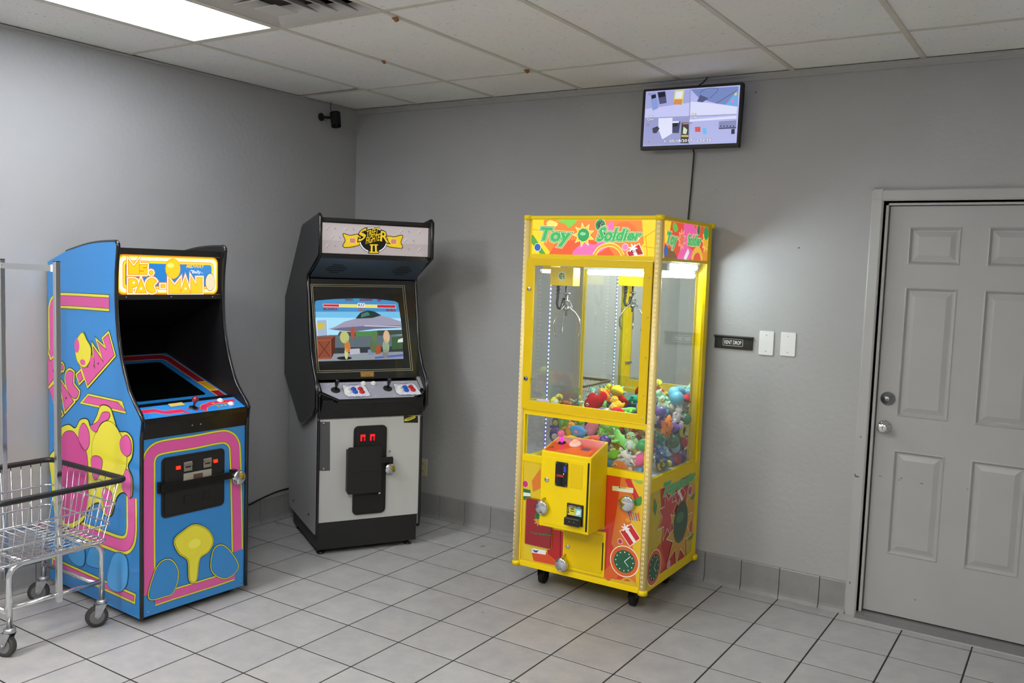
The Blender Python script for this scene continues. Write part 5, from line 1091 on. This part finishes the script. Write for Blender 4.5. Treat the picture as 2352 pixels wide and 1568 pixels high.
# ------------------------------------------------------------------ prizes in the claw machine
random.seed(11)
FUZ = lambda h: mat(h, .85, bump=.25, bscale=300, spec=.2); SHINY = lambda h: mat(h, .3, coat=.3)
EYEW, EYEB = mat('#e8e8e4', .3), mat('#0b0b0c', .15)
def eyes(root, pts, r):
    for p in pts:
        e = MB().ell(p, r, 10, 6).build('eye', EYEW, root); MB().ell((p[0]*1.0, p[1]-r*.55, p[2]), r*.62, 8, 5).build('pupil', EYEB, e)
def toy(kind, c1, c2, pos, s, rot, label, group='plush toys and balls in the claw machine'):
    R = s
    if kind == 'ball':
        o = MB().ell((0, 0, 0), R, 20, 12).build('rubber_ball', SHINY(c1)); cat = 'ball'
    elif kind == 'knob':
        o = MB().ell((0, 0, 0), R, 26, 14, knob=.022).build('knobbly_ball', SHINY(c1)); cat = 'ball'
    elif kind == 'cushion':
        o = MB().ell((0, 0, 0), (R*1.2, R*.6, R*.75), 18, 10).build('plush_cushion', FUZ(c1)); cat = 'plush toy'
        MB().ell((0, -R*.5, 0), (R*.35, R*.14, R*.25), 10, 6).build('patch', FUZ(c2), o)
    elif kind == 'fish':
        m = MB(); m.ell((0, 0, 0), (R*1.05, R*.5, R*.7), 18, 10); o = m.build('plush_fish', FUZ(c1)); cat = 'plush toy'
        MB().ell((R*1.15, 0, R*.2), (R*.35, R*.12, R*.45), 10, 6).build('tail', FUZ(c2), o); MB().ell((R*.1, -R*.05, R*.7), (R*.45, R*.1, R*.25), 10, 6).build('fin', FUZ(c2), o)
        eyes(o, [(-R*.55, -R*.40, R*.15)], R*.15); MB().ell((-R*.95, -R*.1, -R*.1), (R*.2, R*.25, R*.16), 10, 6).build('mouth', FUZ(c2), o)
    elif kind == 'bird':
        m = MB(); m.ell((0, 0, -R*.15), (R*.75, R*.65, R*.75), 16, 10); m.ell((-R*.25, -R*.15, R*.6), (R*.5, R*.45, R*.48), 14, 9); m.tube([(R*.5, 0, -.2*R), (R*.95, .05*R, .1*R), (R*1.2, .1*R, .35*R)], [R*.35, R*.25, R*.06], 8); m.tube([(-.3*R, -.4*R, -.1*R), (-.6*R, -.75*R, -.5*R)], [R*.25, R*.12], 8); m.tube([(.3*R, -.5*R, -.1*R), (.4*R, -.85*R, -.5*R)], [R*.25, R*.12], 8)
        o = m.build('plush_bird', FUZ(c1)); cat = 'plush toy'; MB().ell((-R*.1, -R*.45, -R*.2), (R*.45, R*.3, R*.5), 12, 8).build('belly', FUZ(c2), o)
        MB().lathe([(R*.2, 0), (R*.12, R*.2), (0, R*.32)], (-R*.4, -R*.5, R*.5), (-.4, -1, -.2), 10).build('beak', FUZ('#e8a818'), o); eyes(o, [(-R*.5, -R*.46, R*.72), (-R*.05, -R*.52, R*.74)], R*.12)
    elif kind == 'bear':
        m = MB(); m.ell((0, 0, -R*.3), (R*.6, R*.5, R*.65), 16, 10); m.ell((0, -R*.05, R*.5), (R*.52, R*.46, R*.46), 16, 10)
        for sx in (-1, 1):
            m.ell((sx*R*.42, 0, R*.9), (R*.2, R*.1, R*.2), 10, 6); m.tube([(sx*R*.45, -.1*R, -.05*R), (sx*R*.8, -.4*R, -.2*R), (sx*R*.85, -.6*R, -.3*R)], [R*.22, R*.2, R*.18], 8); m.tube([(sx*R*.35, -.1*R, -.7*R), (sx*R*.55, -.6*R, -.8*R), (sx*R*.6, -.75*R, -.75*R)], [R*.25, R*.22, R*.2], 8)
        o = m.build('plush_bear', FUZ(c1)); cat = 'plush toy'; mz = MB().ell((0, -R*.44, R*.38), (R*.24, R*.18, R*.18), 10, 7).build('muzzle', FUZ(c2), o); MB().ell((0, -R*.6, R*.44), R*.07, 8, 5).build('nose', EYEB, mz); eyes(o, [(-R*.2, -R*.42, R*.62), (R*.2, -R*.42, R*.62)], R*.09)
    elif kind == 'bunny':
        m = MB(); m.ell((0, 0, -R*.3), (R*.5, R*.45, R*.6), 16, 10); m.ell((0, -R*.05, R*.4), (R*.42, R*.4, R*.4), 16, 10)
        for sx in (-1, 1):
            m.tube([(sx*R*.2, 0, R*.7), (sx*R*.35, .05*R, R*1.1), (sx*R*.5, .1*R, R*1.4)], [R*.14, R*.2, R*.08], 8); m.tube([(sx*R*.35, -.1*R, 0), (sx*R*.9, -.3*R, -.15*R)], [R*.16, R*.12], 8); m.tube([(sx*R*.3, -.1*R, -.7*R), (sx*R*.6, -.6*R, -.85*R)], [R*.2, R*.15], 8)
        o = m.build('plush_bunny', FUZ(c1)); cat = 'plush toy'
        for sx in (-1, 1): MB().ell((sx*R*.36, -.11*R, R*1.1), (R*.10, R*.06, R*.26), 8, 6).build('inner_ear', FUZ(c2), o)
        eyes(o, [(-R*.16, -R*.38, R*.48), (R*.16, -R*.38, R*.48)], R*.08)
    elif kind == 'lizard':
        m = MB(); m.tube(smooth([(R*1.25, .1*R, -.2*R), (R*.6, .15*R, -.1*R), (0, 0, 0), (-R*.5, -.1*R, .15*R), (-R*.9, -.15*R, .3*R)], False, 3), [R*.05, R*.14, R*.22, R*.28, R*.34, R*.38, R*.4, R*.38, R*.32, R*.3, R*.3, R*.28, R*.18], 10)
        for bx_, sg in ((-.45, -1), (.2, -1), (-.4, 1), (.25, 1)): m.tube([(R*bx_, sg*.25*R, 0), (R*(bx_-.1), sg*.6*R, -.1*R), (R*(bx_-.3), sg*.75*R, -.25*R)], [R*.16, R*.14, R*.12], 8)
        o = m.build('plush_lizard', FUZ(c1)); cat = 'plush toy'; MB().ell((-R*.2, -.12*R, -.18*R), (R*.6, R*.25, R*.2), 12, 7).build('belly', FUZ(c2), o); eyes(o, [(-R*.85, -R*.42, R*.45)], R*.13)
    elif kind == 'star':
        pts = [(R*(1 if k % 2 else .52)*math.cos(k*math.pi/5+.3), R*(1 if k % 2 else .52)*math.sin(k*math.pi/5+.3)) for k in range(10)]; pts = smooth(pts, True, 3); n = len(pts); m = MB()
        L = [(.0, R*.30), (.6, R*.26), (.9, R*.12), (1, 0), (.9, -R*.12), (.6, -R*.26), (.0, -R*.30)]
        m.add([(x*k, y, z*k) for k, y in L for x, z in pts], [(i*n+j, i*n+(j+1) % n, (i+1)*n+(j+1) % n, (i+1)*n+j) for i in range(6) for j in range(n)], 0, True)
        o = m.build('plush_star', FUZ(c1)); cat = 'plush toy'
        for k in range(5): t = k*1.257+.3+.628; MB().ell((R*.5*math.cos(t), -R*.24, R*.5*math.sin(t)), (R*.12, R*.04, R*.08), 8, 5).build('spot', FUZ(c2), o)
    elif kind == 'cap':
        m = MB(); m.lathe([(R*.85, -R*.3), (R*.84, 0), (R*.7, R*.4), (R*.4, R*.65), (0, R*.72)], (0, 0, 0), (0, 0, 1), 18); o = m.build('plush_hat', FUZ(c1)); cat = 'plush toy'
        MB().ell((-R*.1, -R*.75, -R*.28), (R*.75, R*.7, R*.09), 16, 6).build('peak', FUZ(c2), o); MB().ell((0, 0, R*.72), R*.12, 8, 5).build('top_button', FUZ(c2), o)
    elif kind == 'ring':
        m = MB().tube([(R*.8*math.cos(t*.349), 0, R*.8*math.sin(t*.349)) for t in range(0, 15)], R*.26, 10); o = m.build('plush_banana', FUZ(c1)); cat = 'plush toy'; MB().ell((R*.8, 0, -R*.05), R*.27, 10, 6).build('end_cap', FUZ(c2), o)
    elif kind == 'bag':
        m = MB(); m.ell((0, 0, 0), (R*.75, R*.35, R), 14, 8); m.box(-R*.7, R*.7, -R*.04, R*.04, R*.85, R*1.15); o = m.build('prize_bag', mat(c1, .25, coat=.4)); cat = 'prize bag'; MB().ell((0, -R*.3, -.1*R), (R*.4, R*.1, R*.4), 10, 6).build('printed_badge', mat(c2, .4), o)
    w = CR_.wor(pos); o.location = w; o.rotation_euler = (rot[0], rot[1], rot[2]+CT)
    return tag(o, label, cat, group)
def cray(u, v, ax, val):
    d = ray(u, v); o = CR_.loc(CAM); dl = Vector((d.dot(CR_.X), d.dot(CR_.Y), d.z)); return o+dl*((val-o[ax])/dl[ax])
F_, S_ = (1, .075), (0, CW-.085)
HERO = [
 ('lizard', '#86d46a', '#c8e8b0', 1428, 1018, F_, .062, (0, .5, -.6), 'light green plush lizard behind the lower front glass'),
 ('bird', '#9fcf9a', '#dfe6dc', 1436, 1022, (1, .055), .05, (0, .2, .3), 'pale green plush bird with white belly at the lower front glass'),
 ('knob', '#4f2f96', '', 1395, 1012, (1, .085), .034, (0, 0, 0), 'purple knobbly ball right above the coin box'),
 ('knob', '#1f9a4e', '', 1478, 1022, (1, .055), .034, (.3, 0, 0), 'green knobbly ball by the front corner post'),
 ('fish', '#e85a96', '#f2f0ee', 1470, 1055, (1, .06), .046, (0, -.7, -.3), 'pink plush fish with white spots behind the front glass'),
 ('bunny', '#e4e2de', '#f0d8dc', 1438, 1040, (1, .06), .042, (.2, 1.9, 0), 'white plush bunny lying head down behind the front glass'),
 ('fish', '#f08a4a', '#f4c09a', 1422, 1072, (1, .06), .046, (0, .35, .2), 'orange sparkly plush fish on the toy floor'),
 ('knob', '#3a86b8', '', 1402, 1066, (1, .05), .026, (0, 0, 0), 'teal knobbly ball low beside the coin box'),
 ('ball', '#3a86c0', '', 1472, 1082, (1, .05), .022, (0, 0, 0), 'blue ball on the toy floor below the pink fish'),
 ('star', '#f0822a', '#f6e0c8', 1455, 978, (1, .10), .046, (.5, 0, 1), 'orange plush star below the door rail'),
 ('bear', '#b58a5a', '#e4cfa8', 1472, 985, (1, .12), .04, (0, .4, .4), 'tan plush bear below the door rail'),
 ('ball', '#e8e04a', '', 1484, 985, (1, .05), .018, (0, 0, 0), 'small yellow ball near the front corner post'),
 ('cushion', '#8fe05a', '#c8f0a0', 1400, 976, (1, .13), .052, (0, .2, 0), 'lime green plush cushion under the door rail'),
 ('cushion', '#4a90d0', '#d878a8', 1332, 992, (1, .10), .042, (0, .25, 0), 'blue oval plush cushion behind the joystick'),
 ('cushion', '#eadb3a', '#f2ec9a', 1318, 1006, (1, .08), .034, (0, .1, 0), 'yellow plush cushion just behind the coin box'),
 ('fish', '#f090b4', '#8a1f4a', 1352, 985, (1, .13), .05, (0, -.9, 0), 'rose plush fish with dark red tail under the door rail'),
 ('bear', '#e8a038', '#f4e0b0', 1310, 985, (1, .16), .044, (0, .3, .2), 'amber plush bear under the door rail'),
 ('cushion', '#6fb83a', '#a8d878', 1296, 968, (1, .22), .05, (0, 1.4, 0), 'grass green plush cushion by the prize chute'),
 ('bag', '#4a2a78', '#d8c8b8', 1262, 990, (1, .29), .048, (0, 0, .3), 'purple shiny prize bag by the prize chute'),
 ('bag', '#3a3c40', '#c8b040', 1275, 975, (1, .30), .046, (0, .2, -.2), 'charcoal prize bag by the prize chute'),
 ('cushion', '#e05a50', '#f0b0a0', 1368, 1010, (1, .07), .034, (0, -.1, 0), 'coral plush cushion behind the drop button'),
 # top of the pile, seen through the door
 ('cap', '#ecea3a', '#f0e838', 1420, 900, (2, 1.045), .045, (-.4, .4, .5), 'bright yellow plush cap on top of the pile'),
 ('cap', '#b01822', '#c81e28', 1424, 915, (2, 1.01), .045, (-.5, .6, .9), 'crimson plush cap under the yellow cap'),
 ('fish', '#b3141c', '#d8202a', 1365, 925, (2, .985), .060, (.1, -.5, .2), 'deep red plush fish on top of the pile'),
 ('bird', '#f2c430', '#f6e28a', 1418, 930, (2, .985), .046, (0, 0, -.3), 'golden yellow plush bird on top of the pile'),
 ('bear', '#2f9a78', '#78d8b0', 1455, 918, (2, .985), .056, (1.2, .3, .6), 'sea green plush bear on top of the pile'),
 ('ball', '#b89ad8', '', 1475, 935, (2, .985), .036, (0, 0, 0), 'lilac ball on top of the pile by the door frame'),
 ('lizard', '#7fd060', '#e4f4d8', 1438, 942, (2, .965), .046, (0, -.3, .5), 'spring green plush lizard on top of the pile'),
 ('bear', '#dcdce4', '#f4f4f4', 1400, 946, (2, .955), .034, (.9, 0, 0), 'white plush bear lying on top of the pile'),
 ('cushion', '#d83038', '#f0a0a0', 1422, 944, (2, .96), .034, (0, 0, 0), 'scarlet plush cushion on top of the pile'),
 ('fish', '#e8a028', '#f06a28', 1388, 905, (2, 1.00), .042, (0, .8, 0), 'mustard plush fish with orange tail on top of the pile'),
 ('bear', '#78b8a0', '#e8f0ea', 1362, 905, (2, .99), .04, (0, 0, .4), 'mint plush bear sitting behind the deep red fish'),
 ('bird', '#f0ea3c', '#f6f4d8', 1278, 922, (2, .965), .044, (0, .9, .5), 'lemon plush bird beside the prize chute'),
 ('cushion', '#f0782a', '#f6c090', 1296, 928, (2, .955), .032, (0, 0, 0), 'orange plush cushion beside the prize chute'),
 ('bunny', '#bfe4d8', '#f0f0c8', 1322, 926, (2, .96), .044, (.6, .9, .3), 'aqua plush bunny lying beside the prize chute'),
 # right side window
 ('lizard', '#a8dcb8', '#e6f0ea', 1520, 910, (0, CW-.12), .06, (0, .3, 1.3), 'mint plush lizard in the right side window'),
 ('bird', '#b8e8c0', '#eef4ee', 1522, 928, (0, CW-.08), .042, (0, 0, 1.0), 'pale mint plush bird in the right side window'),
 ('knob', '#58b4d8', '', 1555, 915, (0, CW-.09), .042, (0, 0, 0), 'sky blue dotted ball at the top of the side window pile'),
 ('knob', '#6cc0dc', '', 1573, 908, (0, CW-.10), .036, (0, 0, 0), 'turquoise dotted ball at the top of the side window pile'),
 ('bear', '#e6dcc0', '#f4f0e0', 1580, 925, (0, CW-.08), .05, (0, .9, 1.2), 'cream plush bear at the top of the side window pile'),
 ('cap', '#c8283a', '#c8283a', 1597, 917, (0, CW-.07), .034, (0, .5, 1.2), 'red plush cap near the rear post'),
 ('star', '#f4842a', '#7a3c14', 1540, 985, (0, CW-.055), .075, (0, -.3, 1.45), 'large orange plush star with brown spots at the side glass'),
 ('bunny', '#e8e4e4', '#a01c30', 1560, 950, (0, CW-.075), .052, (0, .3, 1.2), 'white plush bunny with dark red ears at the side glass'),
 ('ball', '#5a4ab0', '', 1518, 945, (0, CW-.07), .028, (0, 0, 0), 'indigo ball behind the front corner post'),
 ('cushion', '#5ab4e8', '#a8d8f0', 1536, 948, (0, CW-.11), .045, (0, .4, 1.4), 'light blue plush cushion at the side glass'),
 ('knob', '#2a8a50', '', 1595, 948, (0, CW-.06), .036, (0, 0, 0), 'forest green knobbly ball near the rear post'),
 ('ring', '#e6dc58', '#f0ecc0', 1594, 978, (0, CW-.05), .044, (0, .6, 1.4), 'yellow curved plush banana near the rear post'),
 ('bear', '#22242c', '#6ab0e0', 1577, 980, (0, CW-.07), .042, (0, 0, 1.3), 'black plush bear at the side glass'),
 ('ball', '#1c6a3c', '', 1552, 1010, (0, CW-.06), .040, (0, 0, 0), 'dark green ball under the large orange star'),
 ('lizard', '#8cc4e4', '#c8e4f2', 1530, 1035, (0, CW-.065), .075, (0, .9, 1.4), 'powder blue plush lizard low in the side window'),
 ('fish', '#b4e4ea', '#6a9cc8', 1565, 1030, (0, CW-.055), .048, (0, 1.2, 1.4), 'ice blue plush fish low in the side window'),
 ('ball', '#54348e', '', 1576, 1032, (0, CW-.06), .036, (0, 0, 0), 'violet ball low in the side window'),
 ('ball', '#4a2f86', '', 1593, 1038, (0, CW-.05), .036, (0, 0, 0), 'dark violet ball by the rear post'),
 ('fish', '#c4242c', '#f0e6e6', 1590, 1012, (0, CW-.05), .036, (0, 1.3, 1.4), 'red plush fish by the rear post'),
 ('bird', '#7a5aa8', '#b8a0d0', 1580, 1005, (0, CW-.08), .036, (0, 0, 1.2), 'mauve plush bird at the side glass'),
 ('ball', '#b8242c', '', 1551, 1062, (0, CW-.05), .032, (0, 0, 0), 'red ball on the toy floor at the side glass'),
 ('star', '#e8a82c', '#f0d890', 1573, 1052, (0, CW-.055), .036, (0, .4, 1.4), 'amber plush star on the toy floor at the side glass'),
 ('ball', '#d8d040', '', 1536, 1061, (0, CW-.035), .020, (0, 0, 0), 'small yellow ball pressed to the side glass'),
 ('ball', '#1c8048', '', 1520, 1075, (0, CW-.05), .036, (0, 0, 0), 'emerald ball on the toy floor at the side glass'),
 ('ball', '#5a3a98', '', 1537, 1074, (0, CW-.06), .028, (0, 0, 0), 'purple ball on the toy floor at the side glass'),
 ('bear', '#4a6aa8', '#d8e0ec', 1515, 1048, (0, CW-.05), .040, (0, 0, 1.2), 'denim blue plush bear behind the corner post'),
 ('ring', '#e8b43a', '#f0e0a0', 1519, 1065, (0, CW-.04), .030, (0, .2, 1.4), 'honey yellow plush banana behind the corner post'),
]
PAL = [('rose', '#e07a9a', '#f4d0da'), ('lime', '#8ccf4a', '#d8f0b0'), ('plum', '#6a3a86', '#c8a8d8'), ('navy', '#2a3f8a', '#a8b8e0'), ('peach', '#f0a878', '#f6dcc8'), ('ruby', '#a8202c', '#e8a0a4'), ('teal', '#2a8a86', '#a8d8d4'), ('gold', '#d8a828', '#f2e2a8'), ('white', '#dcdad4', '#f0c8d0'), ('brown', '#7a5236', '#d8bc98'), ('slate', '#5a6472', '#b8c0c8'), ('violet', '#7a58b8', '#d0c0e8')]
KN = {'ball': 'ball', 'cushion': 'plush cushion', 'bear': 'plush bear', 'fish': 'plush fish', 'bird': 'plush bird', 'star': 'plush star', 'bunny': 'plush bunny'}
LEN = {'lizard': 1.0, 'fish': 1.0, 'bunny': 1.0, 'star': .8, 'bear': .85, 'bird': .85, 'cap': .8, 'ball': 1.0, 'knob': 1.02, 'cushion': .8, 'ring': .8, 'bag': .9}
spec = []
for k, c1, c2, u, v, (ax, val), s, rot, lab in HERO:
    s *= .93; spec.append([k, c1, c2 or c1, cray(u, v, ax, val), s, rot, lab, s*LEN[k]*.92, .35])
tries = cnt = 0; used = set()
while cnt < 55 and tries < 6000:
    tries += 1; s = random.uniform(.030, .046); p = Vector((random.uniform(.06, CW-.06), random.uniform(.05, MIR-.05), 0))
    if p.x < .25 and p.y < .31: continue
    p.z = random.uniform(.684+s*.8, .91+.05*(p.y/MIR)); kd = random.choice(list(KN)); nm, c1, c2 = random.choice(PAL); r = s*LEN[kd]*.92
    if (nm, kd) in used or any((p-q[3]).length < (r+q[7])*.78 for q in spec): continue
    used.add((nm, kd)); cnt += 1
    spec.append([kd, c1, c2, p, s, (random.uniform(-.6, .6), random.uniform(-1, 1), random.uniform(-1, 1.5)), nm+' '+KN[kd]+' packed inside the claw machine pile', r, 1])
for it in range(70):                      # let the toys settle apart from one another
    for i in range(len(spec)):
        for j in range(i):
            A, B = spec[i], spec[j]; d = A[3]-B[3]; m_ = (A[7]+B[7])-d.length
            if m_ > 0:
                d = d.normalized() if d.length > 1e-6 else Vector((0, 0, 1)); w = A[8]+B[8]
                A[3] = A[3]+d*(m_*.6*A[8]/w); B[3] = B[3]-d*(m_*.6*B[8]/w)
    for A in spec:
        p, r = A[3], A[7]
        if p.x < .21+r and p.y < .265+r and A[8] == 1: p.y = max(p.y, .262+r)
        A[3] = Vector((min(max(p.x, .016+r), CW-.018-r), min(max(p.y, .018+r), MIR-.004-r), min(max(p.z, .686+r*.8), 1.05)))
for k, c1, c2, p, s, rot, lab, r, w in spec:
    o = toy(k, c1, c2, p, s, rot, lab)
    M = o.rotation_euler.to_matrix(); lo = [9]*3; hi = [-9]*3
    for q in [o]+list(o.children_recursive):
        for v in q.data.vertices:
            x = CR_.loc(M @ v.co+o.location)
            for c in range(3): lo[c] = min(lo[c], x[c]); hi[c] = max(hi[c], x[c])
    sh = [0, 0, 0]
    for c, (l, h) in enumerate(((.016, CW-.016), (.016, MIR-.002), (.685, 9))):
        if lo[c] < l: sh[c] = l-lo[c]
        elif hi[c] > h: sh[c] = h-hi[c]
    o.location = o.location+CR_.dirw(sh)
# ------------------------------------------------------------------ wire laundry cart
ct = thing('laundry_cart', 'chrome wire laundry cart with black bumper and tall hanger poles', 'laundry cart', (.445, -2.53, 0))
TX = lambda x: x-.445; TY = lambda y: y+2.53
XF, XB, YR, YL_ = TX(.68), TX(.20), TY(-2.325), TY(-2.735)
tr = .0125
for x in (XF, XB):
    r = .055; zt = .385
    path = [(x, YR, .115), (x, YR, zt-r)]+[(x, YR-r+r*math.cos(t*math.pi/10), zt-r+r*math.sin(t*math.pi/10)) for t in range(1, 6)]+[(x, YL_+r-r*math.sin(t*math.pi/10), zt-r+r*math.cos(t*math.pi/10)) for t in range(0, 6)]+[(x, YL_, .115)]
    MB().tube(path, tr, 12).build('leg_frame', CHROME, ct)
    MB().tube([(x, YR, .205), (x, YL_, .205)], .010, 10).build('cross_bar', CHROME, ct)
for y in (YR, YL_): MB().tube([(XF, y, .185), (XB, y, .185)], .010, 10).build('side_bar', CHROME, ct)
for y in (YR-.06, YL_+.06): MB().tube([(XF, y, .388), (XB, y, .388)], .009, 10).build('basket_support', CHROME, ct)
for x, off, nz in ((XF+.012, .014, 0), (TX(.25), 0, 0)):
    px_ = TX(.692) if off else TX(.25)
    p = MB(); p.box(px_-.011, px_+.011, -.011, .011, .175, 1.640); p.build('hanger_pole', CHROME, ct, .002)
    bx('pole_cap', BLACK, ct, px_-.0112, px_+.0112, -.0112, .0112, 1.640, 1.643)
bx('hanger_bar', CHROME, ct, TX(.261), TX(.681), -.005, .005, 1.600, 1.626, bevel=.001)
bk = bx('end_bracket', mat('#dfe2e4', .3), ct, TX(.66), TX(.681), -.008, .008, 1.598, 1.628)
# basket
ZT, ZB_ = .700, .410
T4 = dict(x1=TX(.847), x0=TX(.246), y1=TY(-2.313), y0=TY(-2.870)); B4 = dict(x1=TX(.745), x0=TX(.275), y1=TY(-2.335), y0=TY(-2.845))
def rect_at(f):
    q = {k: B4[k]+(T4[k]-B4[k])*f for k in T4}; z = ZB_+(ZT-ZB_)*f; r = .035
    return [(x, y, z) for x, y in rrect(q['x0'], q['x1'], q['y0'], q['y1'], r, 4)], q, z
for f in (0, .28, .60, 1):
    MB().tube(rect_at(f)[0], .0042 if f else .0048, 8, True).build('hoop_wire', CHROME, ct)
MB().tube(rect_at(1.0)[0], .0125, 12, True).build('bumper', RUBBER if False else mat('#151517', .45), ct)
_, qT, zT = rect_at(1); _, qB, zB = rect_at(0)
def L(a, b, t): return a+(b-a)*t
NX, NY = 12, 12
for i in range(1, NX):
    t = i/NX; xt, xb = L(qT['x0'], qT['x1'], t), L(qB['x0'], qB['x1'], t)
    MB().tube([(xt, qT['y0'], zT), (xb, qB['y0'], zB-.003), (xb, qB['y1'], zB-.003), (xt, qT['y1'], zT)], .0021, 6).build('basket_wire', CHROME, ct)
for i in range(1, NY):
    t = i/NY; yt, yb = L(qT['y0'], qT['y1'], t), L(qB['y0'], qB['y1'], t)
    MB().tube([(qT['x0'], yt, zT), (qB['x0'], yb, zB+.002), (qB['x1'], yb, zB+.002), (qT['x1'], yt, zT)], .0021, 6).build('basket_wire', CHROME, ct)
GRW = mat('#6a6a6c', .5)
for x, y, an in ((XF, YR, math.radians(250)), (XF, YL_, math.radians(200)), (XB, YR, math.radians(235)), (XB, YL_, math.radians(200))):
    d = Vector((math.cos(an), math.sin(an), 0)); n = Vector((-d.y, d.x, 0)); c = Vector((x, y, 0))
    k = MB(); k.lathe([(.022, .104), (.024, .110), (.024, .120), (.016, .124), (.012, .124), (.012, .150)], (x, y, 0), (0, 0, 1), 16)
    ax = c+d*.022+Vector((0, 0, .048))
    for sg in (-1, 1):
        pl = [c-d*.018+Vector((0, 0, .104)), c+d*.030+Vector((0, 0, .104)), ax+d*.012+Vector((0, 0, .004)), ax-Vector((0, 0, .010)), ax-d*.012]
        a_ = [p+n*sg*.017 for p in pl]; b_ = [p+n*sg*.0195 for p in pl]
        k.add(a_+b_, [list(range(5)), list(range(5, 10))]+[(i, (i+1) % 5, 5+(i+1) % 5, 5+i) for i in range(5)])
    k.add([c-d*.018+n*.0195+Vector((0, 0, .104)), c+d*.03+n*.0195+Vector((0, 0, .104)), c+d*.03-n*.0195+Vector((0, 0, .104)), c-d*.018-n*.0195+Vector((0, 0, .104))], [(0, 1, 2, 3)])
    cs = k.build('castor_fork', ZINC, ct)
    MB().lathe([(.034, -.013), (.046, -.013), (.048, -.009), (.048, .009), (.046, .013), (.034, .013)], ax, n, 24).build('wheel', mat('#3a3a38', .7), cs)
    for sg in (-1, 1): MB().lathe([(.034, .0125), (.031, .0145), (.024, .0135), (.012, .0150), (0, .0150)], ax, n*sg, 20).build('wheel_hub', GRW, cs)
    MB().lathe([(.006, -.023), (.006, .023)], ax, n, 8).build('axle_bolt', STEEL, cs)
